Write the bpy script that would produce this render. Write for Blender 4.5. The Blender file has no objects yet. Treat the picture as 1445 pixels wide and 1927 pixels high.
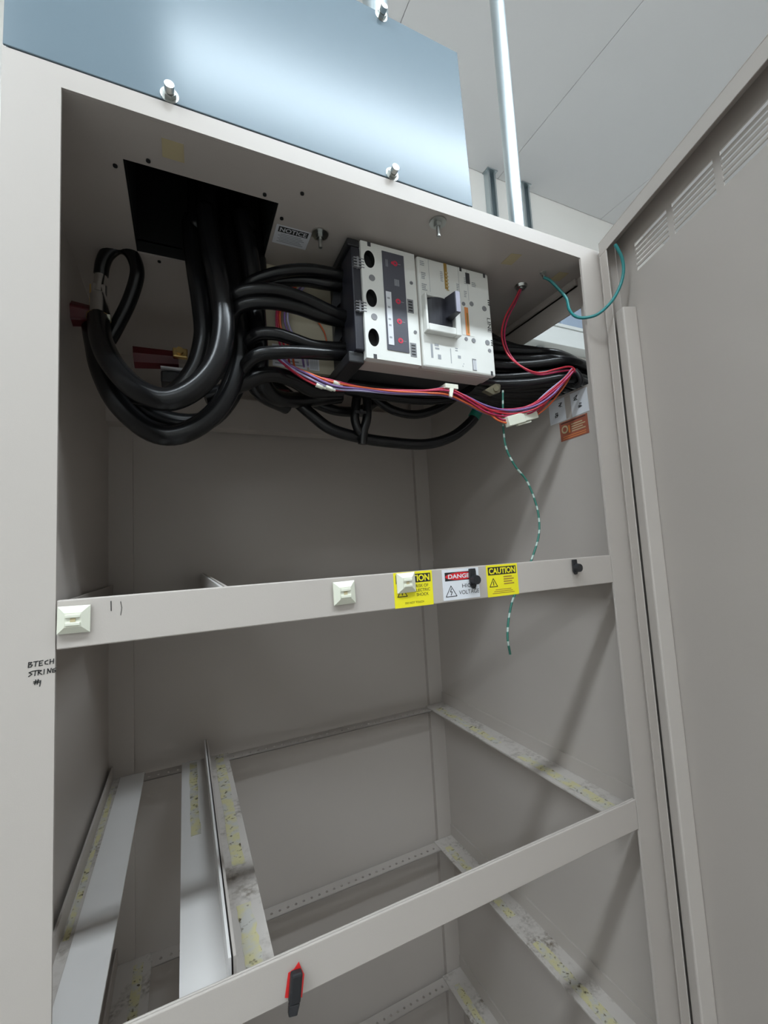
import bpy, math, random
from mathutils import Vector, Matrix

random.seed(7)
SC = bpy.context.scene
COL = SC.collection

# ------------------------------------------------------------------ camera
cam_data = bpy.data.cameras.new('camera')
cam_data.sensor_fit = 'HORIZONTAL'
cam_data.sensor_width = 36.0
cam_data.lens = 36.0 * 810.602 / 1445.0
cam_data.clip_start = 0.02
cam = bpy.data.objects.new('camera', cam_data)
COL.objects.link(cam)
cam.matrix_world = Matrix(((0.9064875, 0.0140714, -0.4219981, 0.108189), (-0.4184159, -0.1041410, -0.9022654, -0.494636), (-0.0566435, 0.9944630, -0.0885148, -0.050954), (0, 0, 0, 1)))
SC.camera = cam

# ------------------------------------------------------------------ world, exposure
world = bpy.data.worlds.new('room_air')
SC.world = world
world.use_nodes = True
world.node_tree.nodes['Background'].inputs[0].default_value = (0.6, 0.62, 0.66, 1)
world.node_tree.nodes['Background'].inputs[1].default_value = 0.05
SC.view_settings.view_transform = 'Standard'
SC.view_settings.look = 'None'
SC.view_settings.gamma = 1.0
SC.view_settings.use_curve_mapping = False
SC.view_settings.exposure = 0.0
TUBE = 48.5        # radiance of the fluorescent diffusers

# ------------------------------------------------------------------ materials
def nodes_of(name):
    m = bpy.data.materials.new(name)
    m.use_nodes = True
    nt = m.node_tree
    return m, nt, nt.nodes['Principled BSDF']

def simple(name, col, rough=0.5, metal=0.0, var=0.06, scale=30.0, bump=0.0, bscale=200.0, spec=None, coat=0.0, alpha=None, trans=0.0):
    m, nt, b = nodes_of(name)
    b.inputs['Roughness'].default_value = rough
    b.inputs['Metallic'].default_value = metal
    if spec is not None: b.inputs['Specular IOR Level'].default_value = spec
    if coat: b.inputs['Coat Weight'].default_value = coat
    if trans: b.inputs['Transmission Weight'].default_value = trans
    tc = nt.nodes.new('ShaderNodeTexCoord')
    nz = nt.nodes.new('ShaderNodeTexNoise'); nz.inputs['Scale'].default_value = scale
    nz.inputs['Detail'].default_value = 4
    nt.links.new(tc.outputs['Object'], nz.inputs['Vector'])
    mx = nt.nodes.new('ShaderNodeMix'); mx.data_type = 'RGBA'
    mx.inputs[6].default_value = tuple(c * (1 - var) for c in col) + (1,)
    mx.inputs[7].default_value = tuple(min(1, c * (1 + var)) for c in col) + (1,)
    nt.links.new(nz.outputs['Fac'], mx.inputs[0])
    nt.links.new(mx.outputs[2], b.inputs['Base Color'])
    if bump:
        n2 = nt.nodes.new('ShaderNodeTexNoise'); n2.inputs['Scale'].default_value = bscale
        nt.links.new(tc.outputs['Object'], n2.inputs['Vector'])
        bp = nt.nodes.new('ShaderNodeBump'); bp.inputs['Strength'].default_value = bump
        bp.inputs['Distance'].default_value = 0.001
        nt.links.new(n2.outputs['Fac'], bp.inputs['Height'])
        nt.links.new(bp.outputs['Normal'], b.inputs['Normal'])
    return m

def stained(name, base, stain, amount, scale=14.0, rough=0.45):
    """painted metal with patches of brown corrosion and grime"""
    m, nt, b = nodes_of(name)
    b.inputs['Roughness'].default_value = rough
    tc = nt.nodes.new('ShaderNodeTexCoord')
    n1 = nt.nodes.new('ShaderNodeTexNoise'); n1.inputs['Scale'].default_value = scale; n1.inputs['Detail'].default_value = 8
    n1.inputs['Roughness'].default_value = 0.65
    n2 = nt.nodes.new('ShaderNodeTexNoise'); n2.inputs['Scale'].default_value = scale * 9; n2.inputs['Detail'].default_value = 5
    nt.links.new(tc.outputs['Object'], n1.inputs['Vector']); nt.links.new(tc.outputs['Object'], n2.inputs['Vector'])
    r1 = nt.nodes.new('ShaderNodeMapRange'); r1.inputs[1].default_value = 0.56 - amount * 0.2; r1.inputs[2].default_value = 0.72
    r2 = nt.nodes.new('ShaderNodeMapRange'); r2.inputs[1].default_value = 0.38; r2.inputs[2].default_value = 0.62
    nt.links.new(n1.outputs['Fac'], r1.inputs[0]); nt.links.new(n2.outputs['Fac'], r2.inputs[0])
    mu = nt.nodes.new('ShaderNodeMath'); mu.operation = 'MULTIPLY'
    nt.links.new(r1.outputs[0], mu.inputs[0]); nt.links.new(r2.outputs[0], mu.inputs[1])
    mx = nt.nodes.new('ShaderNodeMix'); mx.data_type = 'RGBA'
    mx.inputs[6].default_value = tuple(base) + (1,); mx.inputs[7].default_value = tuple(stain) + (1,)
    nt.links.new(mu.outputs[0], mx.inputs[0]); nt.links.new(mx.outputs[2], b.inputs['Base Color'])
    return m

def worn_tape(name):
    m, nt, b = nodes_of(name)
    b.inputs['Roughness'].default_value = 0.6
    tc = nt.nodes.new('ShaderNodeTexCoord')
    def patch(scale, lo, hi):
        n1 = nt.nodes.new('ShaderNodeTexNoise'); n1.inputs['Scale'].default_value = scale; n1.inputs['Detail'].default_value = 7
        nt.links.new(tc.outputs['Object'], n1.inputs['Vector'])
        r1 = nt.nodes.new('ShaderNodeMapRange'); r1.inputs[1].default_value = lo; r1.inputs[2].default_value = hi
        nt.links.new(n1.outputs['Fac'], r1.inputs[0]); return r1.outputs[0]
    a = nt.nodes.new('ShaderNodeMix'); a.data_type = 'RGBA'
    a.inputs[6].default_value = (0.58, 0.53, 0.30, 1); a.inputs[7].default_value = (0.52, 0.50, 0.46, 1)
    nt.links.new(patch(55, 0.44, 0.60), a.inputs[0])
    c = nt.nodes.new('ShaderNodeMix'); c.data_type = 'RGBA'
    nt.links.new(a.outputs[2], c.inputs[6]); c.inputs[7].default_value = (0.10, 0.075, 0.04, 1)
    nt.links.new(patch(140, 0.58, 0.70), c.inputs[0])
    nt.links.new(c.outputs[2], b.inputs['Base Color'])
    return m

def emitter(name, col, power):
    m, nt, b = nodes_of(name)
    b.inputs['Base Color'].default_value = (0.8, 0.8, 0.8, 1)
    b.inputs['Emission Color'].default_value = tuple(col) + (1,)
    b.inputs['Emission Strength'].default_value = power
    return m

def galvanised(name, col, rough, metal=1.0, spec=0.5, rv=0.02):
    m, nt, b = nodes_of(name)
    b.inputs['Specular IOR Level'].default_value = spec
    b.inputs['Metallic'].default_value = metal
    tc = nt.nodes.new('ShaderNodeTexCoord')
    vo = nt.nodes.new('ShaderNodeTexNoise'); vo.inputs['Scale'].default_value = 45; vo.inputs['Detail'].default_value = 3
    nt.links.new(tc.outputs['Object'], vo.inputs['Vector'])
    mx = nt.nodes.new('ShaderNodeMix'); mx.data_type = 'RGBA'
    mx.inputs[6].default_value = tuple(c * 0.985 for c in col) + (1,)
    mx.inputs[7].default_value = tuple(min(1, c * 1.015) for c in col) + (1,)
    nt.links.new(vo.outputs['Fac'], mx.inputs[0]); nt.links.new(mx.outputs[2], b.inputs['Base Color'])
    mr = nt.nodes.new('ShaderNodeMapRange'); mr.inputs[3].default_value = rough - rv; mr.inputs[4].default_value = rough + rv
    nt.links.new(vo.outputs['Fac'], mr.inputs[0]); nt.links.new(mr.outputs[0], b.inputs['Roughness'])
    return m

M = {}
PAINT = (0.475, 0.428, 0.39)
M['paint'] = simple('putty_enamel', PAINT, 0.42, var=0.02, scale=6, bump=0.05, bscale=900)
M['stained'] = stained('grimy_enamel', (0.55, 0.505, 0.465), (0.12, 0.09, 0.055), 0.42)
M['tape'] = worn_tape('yellowed_tape')
M['liner'] = simple('pale_liner', (0.72, 0.69, 0.665), 0.35, var=0.04, scale=12)
M['plate'] = simple('cream_plate', (0.50, 0.45, 0.33), 0.5, var=0.05)
M['galv'] = galvanised('satin_galvanised_sheet', (0.165, 0.215, 0.25), 0.20, metal=0.02, spec=0.11, rv=0.004)
M['galv_rough'] = galvanised('galvanised_pipe', (0.52, 0.58, 0.60), 0.38)
M['zinc'] = galvanised('zinc_hardware', (0.50, 0.51, 0.49), 0.30)
M['brass'] = galvanised('brass_hardware', (0.65, 0.45, 0.18), 0.3)
M['copper_tin'] = galvanised('tinned_lug', (0.75, 0.74, 0.72), 0.22)
M['rubber'] = simple('black_cable_jacket', (0.007, 0.007, 0.0075), 0.26, var=0.2, scale=60, spec=0.35)
M['black'] = simple('black_plastic', (0.016, 0.016, 0.018), 0.45, var=0.1)
M['darkgrey'] = simple('dark_grey_plastic', (0.05, 0.05, 0.055), 0.4)
M['slate'] = simple('slate_label', (0.085, 0.085, 0.105), 0.35)
M['midgrey'] = simple('mid_grey_plastic', (0.22, 0.22, 0.23), 0.45)
M['slate2'] = simple('charcoal_toggle', (0.022, 0.022, 0.030), 0.35)
M['darkzinc'] = galvanised('dull_zinc', (0.30, 0.28, 0.20), 0.45)
M['lilac'] = simple('lever_lit_face', (0.30, 0.29, 0.36), 0.4)
M['white'] = simple('white_breaker_case', (0.76, 0.76, 0.72), 0.4, var=0.02)
M['cream'] = simple('cream_breaker_base', (0.50, 0.44, 0.40), 0.45, var=0.02)
M['nylon'] = simple('ivory_nylon', (0.74, 0.74, 0.62), 0.35, var=0.02)
M['paper'] = simple('white_sticker', (0.72, 0.73, 0.76), 0.4, var=0.02)
M['ink'] = simple('black_ink', (0.02, 0.02, 0.02), 0.5)
M['greyink'] = simple('grey_ink', (0.33, 0.34, 0.36), 0.5)
M['yellow'] = simple('yellow_sticker', (0.86, 0.76, 0.02), 0.4, var=0.02)
M['red'] = simple('red_print', (0.65, 0.02, 0.03), 0.4)
M['redicon'] = simple('red_symbols', (0.60, 0.03, 0.07), 0.4)
M['orange'] = simple('orange_print', (0.80, 0.28, 0.08), 0.4)
M['ochre'] = simple('ochre_print', (0.36, 0.21, 0.04), 0.4)
M['brownsticker'] = simple('red_brown_sticker', (0.33, 0.10, 0.06), 0.5, var=0.15, scale=150)
M['tan'] = simple('tan_masking_tape', (0.50, 0.42, 0.25), 0.7)
M['redins'] = simple('red_insulator', (0.10, 0.005, 0.009), 0.35)
M['wred'] = simple('red_wire', (0.50, 0.025, 0.045), 0.38)
M['wcrimson'] = simple('crimson_wire', (0.42, 0.02, 0.08), 0.38)
M['worange'] = simple('orange_wire', (0.70, 0.13, 0.04), 0.38)
M['wpurple'] = simple('purple_wire', (0.22, 0.13, 0.34), 0.38)
M['wlilac'] = simple('lilac_wire', (0.42, 0.38, 0.58), 0.38)
M['wgreen'] = simple('teal_green_wire', (0.02, 0.20, 0.20), 0.35)
M['gtape'] = simple('green_tape', (0.01, 0.16, 0.11), 0.4)
M['ceil'] = simple('ceiling_board', (0.90, 0.895, 0.90), 0.85, var=0.02, scale=3, bump=0.1, bscale=400)
M['wall'] = simple('cream_wall', (0.90, 0.87, 0.82), 0.8, var=0.02, scale=3)
M['floor'] = simple('grey_vinyl', (0.28, 0.27, 0.26), 0.5, var=0.06, scale=8)
M['trunk'] = simple('white_trunking', (0.78, 0.80, 0.78), 0.4, var=0.02)
M['bluebox'] = simple('pale_blue_enclosure', (0.36, 0.44, 0.56), 0.4, var=0.02)
M['tube'] = emitter('diffuser_glow', (0.82, 0.925, 1.0), TUBE * 1.30)
M['tube_b'] = emitter('older_diffuser_glow', (0.82, 0.925, 1.0), TUBE * 1.10)
M['tube_c'] = emitter('fill_diffuser_glow', (0.82, 0.925, 1.0), TUBE * 0.72)
M['redtape'] = simple('red_tape', (0.75, 0.03, 0.03), 0.4)
M['blackgloss'] = simple('black_gloss_tip', (0.02, 0.02, 0.022), 0.12)
M['dark'] = simple('hole_shade_black', (0.006, 0.006, 0.006), 0.8)  # matte black painted in for the shade inside openings

# green / white spiral stripe for the dangling tracer wire
def striped(name, c1, c2):
    m, nt, b = nodes_of(name)
    tc = nt.nodes.new('ShaderNodeTexCoord')
    wv = nt.nodes.new('ShaderNodeTexWave'); wv.bands_direction = 'Z'; wv.inputs['Scale'].default_value = 14
    wv.inputs['Distortion'].default_value = 2.0
    nt.links.new(tc.outputs['Object'], wv.inputs['Vector'])
    rp = nt.nodes.new('ShaderNodeMapRange'); rp.inputs[1].default_value = 0.72; rp.inputs[2].default_value = 0.8
    nt.links.new(wv.outputs['Fac'], rp.inputs[0])
    mx = nt.nodes.new('ShaderNodeMix'); mx.data_type = 'RGBA'
    mx.inputs[6].default_value = c1 + (1,); mx.inputs[7].default_value = c2 + (1,)
    nt.links.new(rp.outputs[0], mx.inputs[0]); nt.links.new(mx.outputs[2], b.inputs['Base Color'])
    b.inputs['Roughness'].default_value = 0.4
    return m
M['gstripe'] = striped('green_tracer_wire', (0.03, 0.16, 0.12), (0.45, 0.55, 0.5))

# ------------------------------------------------------------------ mesh helpers
class MB:
    def __init__(self, xf=None):
        self.v = []; self.f = []; self.m = []; self.s = []; self.xf = xf
    def add(self, vs, fs, m=0, smooth=False):
        o = len(self.v)
        for p in vs:
            p = Vector(p)
            if self.xf is not None: p = self.xf @ p
            self.v.append(p)
        for q in fs:
            self.f.append([i + o for i in q]); self.m.append(m); self.s.append(smooth)
        return self
    def box(self, x0, x1, y0, y1, z0, z1, m=0):
        x0, x1 = min(x0, x1), max(x0, x1); y0, y1 = min(y0, y1), max(y0, y1); z0, z1 = min(z0, z1), max(z0, z1)
        vs = [(x, y, z) for z in (z0, z1) for y in (y0, y1) for x in (x0, x1)]
        return self.add(vs, [(0, 2, 3, 1), (4, 5, 7, 6), (0, 1, 5, 4), (2, 6, 7, 3), (0, 4, 6, 2), (1, 3, 7, 5)], m)
    def prism(self, pts, vec, m=0):
        n = len(pts); vec = Vector(vec)
        vs = [Vector(p) for p in pts] + [Vector(p) + vec for p in pts]
        fs = [tuple(range(n))[::-1], tuple(range(n, 2 * n))] + [(i, (i + 1) % n, n + (i + 1) % n, n + i) for i in range(n)]
        return self.add(vs, fs, m)
    def cyl(self, p0, p1, r0, r1=None, n=16, m=0, smooth=True, caps=True):
        if r1 is None: r1 = r0
        p0 = Vector(p0); p1 = Vector(p1); d = (p1 - p0).normalized()
        a = d.orthogonal().normalized(); b = d.cross(a)
        vs = []
        for p, r in ((p0, r0), (p1, r1)):
            for i in range(n):
                t = 2 * math.pi * i / n
                vs.append(p + (a * math.cos(t) + b * math.sin(t)) * r)
        self.add(vs, [(i, (i + 1) % n, n + (i + 1) % n, n + i) for i in range(n)], m, smooth)
        if caps:
            self.add(vs, [tuple(range(n))[::-1], tuple(range(n, 2 * n))], m, False)
        return self
    def tube(self, pts, r, n=10, m=0, sub=6, r_end=None):
        P = [Vector(p) for p in pts]
        path = []
        for i in range(len(P) - 1):
            a = P[i - 1] if i else P[0] * 2 - P[1]; b = P[i]; c = P[i + 1]
            d = P[i + 2] if i + 2 < len(P) else P[-1] * 2 - P[-2]
            for k in range(sub):
                t = k / sub
                path.append(0.5 * ((2 * b) + (c - a) * t + (2 * a - 5 * b + 4 * c - d) * t * t + (3 * b - a - 3 * c + d) * t ** 3))
        path.append(P[-1])
        vs = []; fs = []
        tang = (path[1] - path[0]).normalized(); nor = tang.orthogonal().normalized()
        N = len(path)
        for i, p in enumerate(path):
            t2 = (path[min(i + 1, N - 1)] - path[max(i - 1, 0)]).normalized()
            nor = (nor - t2 * nor.dot(t2)).normalized(); bi = t2.cross(nor)
            rr = r if r_end is None else r + (r_end - r) * i / (N - 1)
            for k in range(n):
                th = 2 * math.pi * k / n
                vs.append(p + (nor * math.cos(th) + bi * math.sin(th)) * rr)
        for i in range(N - 1):
            for k in range(n):
                fs.append((i * n + k, i * n + (k + 1) % n, (i + 1) * n + (k + 1) % n, (i + 1) * n + k))
        self.add(vs, fs, m, True)
        self.add(vs, [tuple(range(n))[::-1], tuple(range((N - 1) * n, N * n))], m, False)
        return self
    def ring_plate(self, x0, x1, z0, z1, cx, cz, rx, rz, y0, y1, n=24, m=0, mi=None):
        """rectangular slab in the XZ plane with an oval hole through it"""
        out = []; inn = []
        for i in range(n):
            t = 2 * math.pi * (i + 0.5) / n
            inn.append((cx + rx * math.cos(t), cz + rz * math.sin(t)))
            c, s = math.cos(t), math.sin(t)
            k = min(((x1 - cx) if c > 0 else (cx - x0)) / abs(c), ((z1 - cz) if s > 0 else (cz - z0)) / abs(s))
            out.append((cx + k * c, cz + k * s))
        # snap the nearest ray to each corner
        for X in (x0, x1):
            for Z in (z0, z1):
                j = min(range(n), key=lambda i: (out[i][0] - X) ** 2 + (out[i][1] - Z) ** 2)
                out[j] = (X, Z)
        vs = [(p[0], y0, p[1]) for p in out] + [(p[0], y0, p[1]) for p in inn] + [(p[0], y1, p[1]) for p in inn] + [(p[0], y1, p[1]) for p in out]
        fs = []
        for i in range(n):
            j = (i + 1) % n
            fs += [(i, j, n + j, n + i)]
            fs += [(3 * n + i, i, j, 3 * n + j)[::-1], (2 * n + i, 2 * n + j, 3 * n + j, 3 * n + i)]
        self.add(vs, fs, m)
        self.add(vs, [(n + i, n + (i + 1) % n, 2 * n + (i + 1) % n, 2 * n + i) for i in range(n)], m if mi is None else mi, True)
        return self
    def build(self, name, mats, parent=None, label=None, bevel=0.0, seg=2):
        me = bpy.data.meshes.new(name)
        me.from_pydata([tuple(p) for p in self.v], [], self.f)
        if not isinstance(mats, (list, tuple)): mats = [mats]
        for k in mats: me.materials.append(M[k])
        me.polygons.foreach_set('material_index', self.m)
        me.polygons.foreach_set('use_smooth', self.s)
        me.update()
        o = bpy.data.objects.new(name, me)
        COL.objects.link(o)
        if parent is not None: adopt(o, parent)
        if label: o['label'] = label
        if bevel:
            bv = o.modifiers.new('soft_edges', 'BEVEL'); bv.width = bevel; bv.segments = seg
            bv.limit_method = 'ANGLE'; bv.angle_limit = math.radians(50)
        return o

BASE = {}
def adopt(o, parent):
    o.parent = parent
    if parent.name in BASE:
        o.matrix_parent_inverse = Matrix.Translation(-BASE[parent.name])

def thing(name, label, cat, loc, group=None):
    o = bpy.data.objects.new(name, None)
    o.empty_display_size = 0.02
    COL.objects.link(o); o.location = loc
    BASE[o.name] = Vector(loc)
    o['label'] = label; o['category'] = cat
    if group: o['group'] = group
    return o

def tag(o, label, cat, group=None):
    o['label'] = label; o['category'] = cat
    if group: o['group'] = group
    return o

def structure(o):
    o['kind'] = 'structure'
    return o

class Face:
    """a flat place for print: origin, right, up and outward normal, coordinates in metres"""
    def __init__(self, o, right, up):
        self.o = Vector(o); self.r = Vector(right).normalized()
        up = Vector(up); self.u = (up - self.r * up.dot(self.r)).normalized(); self.n = self.r.cross(self.u)
    def at(self, s, t, h=0.0): return self.o + self.r * s + self.u * t + self.n * h
    def rect(self, mb, s0, s1, t0, t1, h0, h1, m):
        mb.prism([self.at(s0, t0, h0), self.at(s1, t0, h0), self.at(s1, t1, h0), self.at(s0, t1, h0)], self.n * (h1 - h0), m)
    def poly(self, mb, pts, h0, h1, m):
        mb.prism([self.at(s, t, h0) for s, t in pts], self.n * (h1 - h0), m)
    def disc(self, mb, s, t, r, h0, h1, m, rt=None, n=16):
        rt = rt or r
        self.poly(mb, [(s + r * math.cos(2 * math.pi * i / n), t + rt * math.sin(2 * math.pi * i / n)) for i in range(n)], h0, h1, m)
    def line(self, mb, pts, w, h0, h1, m):
        for (a, b), (c, d) in zip(pts, pts[1:]):
            L = math.hypot(c - a, d - b) or 1e-6
            nx, ny = -(d - b) / L * w / 2, (c - a) / L * w / 2
            ex, ey = (c - a) / L * w * 0.3, (d - b) / L * w * 0.3
            self.poly(mb, [(a - ex + nx, b - ey + ny), (a - ex - nx, b - ey - ny), (c + ex - nx, d + ey - ny), (c + ex + nx, d + ey + ny)], h0, h1, m)
    def text(self, mb, s, t, string, height, h, m, width=None, rot=0.0, bold=0.0):
        cu = bpy.data.curves.new('lettering', 'FONT'); cu.body = string; cu.size = 1.0
        cu.align_x = 'CENTER'; cu.align_y = 'CENTER'; cu.offset = bold
        ob = bpy.data.objects.new('lettering', cu); COL.objects.link(ob)
        bpy.context.view_layer.update()
        me = ob.evaluated_get(bpy.context.evaluated_depsgraph_get()).to_mesh()
        vs = [v.co.copy() for v in me.vertices]; fs = [tuple(p.vertices) for p in me.polygons]
        bpy.data.objects.remove(ob); bpy.data.curves.remove(cu)
        if not vs: return
        x0 = min(v.x for v in vs); x1 = max(v.x for v in vs); y0 = min(v.y for v in vs); y1 = max(v.y for v in vs)
        ky = height / max(1e-6, y1 - y0); kx = ky if width is None else width / max(1e-6, x1 - x0)
        c, sn = math.cos(rot), math.sin(rot)
        out = []
        for v in vs:
            a = (v.x - (x0 + x1) / 2) * kx; b = (v.y - (y0 + y1) / 2) * ky
            out.append(self.at(s + a * c - b * sn, t + a * sn + b * c, h))
        mb.add(out, fs, m)

# ================================================================== THE ROOM
FL = -1.43          # floor height
CE = 1.92           # ceiling height
WB = 1.172          # wall behind the cabinet
RX0, RX1, RY0 = -3.2, 4.6, -4.4
structure(MB().box(RX0, RX1, RY0, WB, FL - 0.1, FL).build('floor', 'floor'))
structure(MB().box(RX0 - 0.1, RX1 + 0.1, WB, WB + 0.1, FL - 0.1, CE + 0.15).build('wall_back', 'wall'))
structure(MB().box(RX0 - 0.1, RX1 + 0.1, RY0 - 0.1, RY0, FL - 0.1, CE + 0.15).build('wall_front', 'wall'))
structure(MB().box(RX0 - 0.1, RX0, RY0, WB, FL - 0.1, CE + 0.15).build('wall_left', 'wall'))
structure(MB().box(RX1, RX1 + 0.1, RY0, WB, FL - 0.1, CE + 0.15).build('wall_right', 'wall'))
ceiling = structure(MB().box(RX0, RX1, RY0, WB, CE + 0.012, CE + 0.15).build('ceiling', 'ceil'))
# ceiling boards with narrow recessed joints, joint lines at x = 0.875 and 1.68
PITCH = 0.805
pm = None
x = 0.875 - PITCH * 6
while x < RX1 - 0.01:
    for j, (ya, yb) in enumerate(((WB - 2.0, WB), (WB - 4.0, WB - 2.0), (RY0, WB - 4.0))):
        xa, xb = max(x, RX0), min(x + PITCH, RX1)
        if xb - xa < 0.05: continue
        MB().box(xa + 0.0012, xb - 0.0012, ya + 0.0012, yb - 0.0012, CE, CE + 0.012).build('panel', 'ceil', ceiling, bevel=0.0015, seg=1)
    x += PITCH

# fluorescent ceiling fixtures: the one above the cabinet doorway, one to its left, and an unseen one added further back as fill
def ceiling_light(x0, x1, y, w, label, lamp='tube'):
    t = thing('ceiling_light', label, 'light', ((x0 + x1) / 2, y, CE), 'fluorescent fixtures on the ceiling')
    MB().box(x0, x1, y - w / 2, y + w / 2, CE - 0.045, CE).build('housing', 'trunk', t, bevel=0.004)
    d = MB()
    n = 10
    pr = [(y + (w / 2 - 0.008) * math.cos(math.pi * i / n), CE - 0.045 - 0.03 * math.sin(math.pi * i / n)) for i in range(n + 1)]
    d.prism([(x0 + 0.012, a, b) for a, b in pr], (x1 - x0 - 0.024, 0, 0))
    d.build('diffuser', lamp, t)
    for xa in (x0, x1 - 0.012):
        MB().box(xa, xa + 0.012, y - w / 2, y + w / 2, CE - 0.08, CE - 0.045).build('end_cap', 'trunk', t)
ceiling_light(0.08, 2.28, -1.00, 0.17, 'long fluorescent fixture on the ceiling in front of the open cabinet')
ceiling_light(-2.65, -0.45, -1.00, 0.17, 'long fluorescent fixture on the ceiling to the left of the cabinet', 'tube_b')
ceiling_light(-2.95, -0.75, -3.10, 0.17, 'unseen long fluorescent fixture added far from the cabinet as fill light', 'tube_c')

# ================================================================== THE CABINET
cab = thing('battery_cabinet', 'tall putty grey metal battery cabinet with open shelves and its door swung open', 'cabinet', (0.375, 0.33, FL))
X0, X1, OX, D, ZT, ZC = -0.048, 0.798, 0.75, 0.655, 0.4675, 0.443
ZB = FL
def part(name, mb, mat, label=None, parent=cab, bevel=0.0, seg=2):
    return mb.build(name, mat, parent, label, bevel, seg)

post_l = part('post', MB().box(X0, 0.0, 0, 0.0035, ZB, ZT).box(X0, X0 + 0.003, 0.0035, 0.045, ZB, ZC), 'paint')
post_r = part('post', MB().box(OX, X1, 0, 0.0035, ZB, ZC).box(X1 - 0.003, X1, 0.0035, 0.045, ZB, ZC), 'paint')
part('post', MB().box(X0 + 0.003, 0.003, 0.638, D - 0.003, ZB, ZC), 'paint')
part('post', MB().box(OX, X1 - 0.003, 0.638, D - 0.003, ZB, ZC), 'paint')
part('top_beam', MB().box(0.0, X1, 0, 0.004, ZC, ZT), 'paint')
HX0, HX1, HY0, HY1 = 0.047, 0.236, 0.069, 0.246
rf = MB()
for za, zb in ((ZC, ZC + 0.003), (ZT - 0.003, ZT)):
    rf.box(X0, HX0, 0.0041, D, za, zb).box(HX1, X1, 0.0041, D, za, zb).box(HX0, HX1, 0.0041, HY0, za, zb).box(HX0, HX1, HY1, D, za, zb)
rf.box(X0, X0 + 0.003, 0.0041, D, ZC + 0.003, ZT - 0.003).box(X1 - 0.003, X1, 0.0041, D, ZC + 0.003, ZT - 0.003)
roof = part('roof_panel', rf, 'paint')
part('roof_flange', MB().box(0.7895, 0.7948, 0.046, 0.637, 0.428, ZC).box(0.783, 0.7948, 0.046, 0.637, 0.428, 0.4295), 'paint')
part('side_panel', MB().box(X0, X0 + 0.003, 0.045, D, ZB, ZC), 'paint')
OY0, OY1, OZ0, OZ1 = 0.047, 0.29, 0.236, 0.385
sp = MB().box(X1 - 0.003, X1, 0.045, D, ZB, OZ0).box(X1 - 0.003, X1, 0.045, D, OZ1, ZC).box(X1 - 0.003, X1, OY1, D, OZ0, OZ1)
part('side_panel', sp, 'paint', 'right side panel with a rectangular cable opening near its top')
part('back_panel', MB().box(X0, X1, D - 0.003, D, ZB, ZT), 'paint')
part('back_cross_rail', MB().box(X0 + 0.003, X1 - 0.003, 0.598, 0.601, 0.268, 0.345).box(X0 + 0.003, X1 - 0.003, 0.601, 0.637, 0.268, 0.271).box(X0 + 0.003, X1 - 0.003, 0.601, 0.637, 0.342, 0.345), 'paint')
part('base_plate', MB().box(X0, X1, 0.045, D, FL, FL + 0.05), 'paint')

# front rails
RAILS = [(-0.125, -0.080), (-0.509, -0.4646), (-0.878, -0.834), (-1.226, -1.182)]
rails = []
for zb, zt in RAILS:
    r = MB().box(0.0005, OX - 0.0005, 0.0005, 0.0035, zb, zt).box(0.0005, OX - 0.0005, 0.0035, 0.0065, zt - 0.003, zt).box(0.0005, OX - 0.0005, 0.0035, 0.026, zb, zb + 0.003)
    rails.append(part('shelf_rail', r, 'paint', bevel=0.0012))

# shelf angles, centre divider angles and perforated back strips on every level
def perforated(s, first):
    mb = MB()
    xa, xb = 0.004, 0.749
    n = 39; dx = (xb - xa) / n
    ya, yb = 0.603, 0.6375
    for i in range(n):
        a, b = xa + i * dx, xa + (i + 1) * dx
        cx, cy = (a + b) / 2, 0.617
        oc = [(b, ya), (b, cy), (b, yb), (cx, yb), (a, yb), (a, cy), (a, ya), (cx, ya)]
        ic = []
        for (px, py) in oc:
            t = math.atan2(py - cy, px - cx); ic.append((cx + 0.0036 * math.cos(t), cy + 0.0036 * math.sin(t)))
        vs = [(p[0], p[1], s) for p in oc] + [(p[0], p[1], s) for p in ic] + [(p[0], p[1], s - 0.002) for p in ic] + [(p[0], p[1], s - 0.002) for p in oc]
        fs = []
        for k in range(8):
            j = (k + 1) % 8
            fs += [(k, j, 8 + j, 8 + k), (8 + k, 8 + j, 16 + j, 16 + k), (16 + k, 16 + j, 24 + j, 24 + k)]
        mb.add(vs, fs)
    return mb

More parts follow.
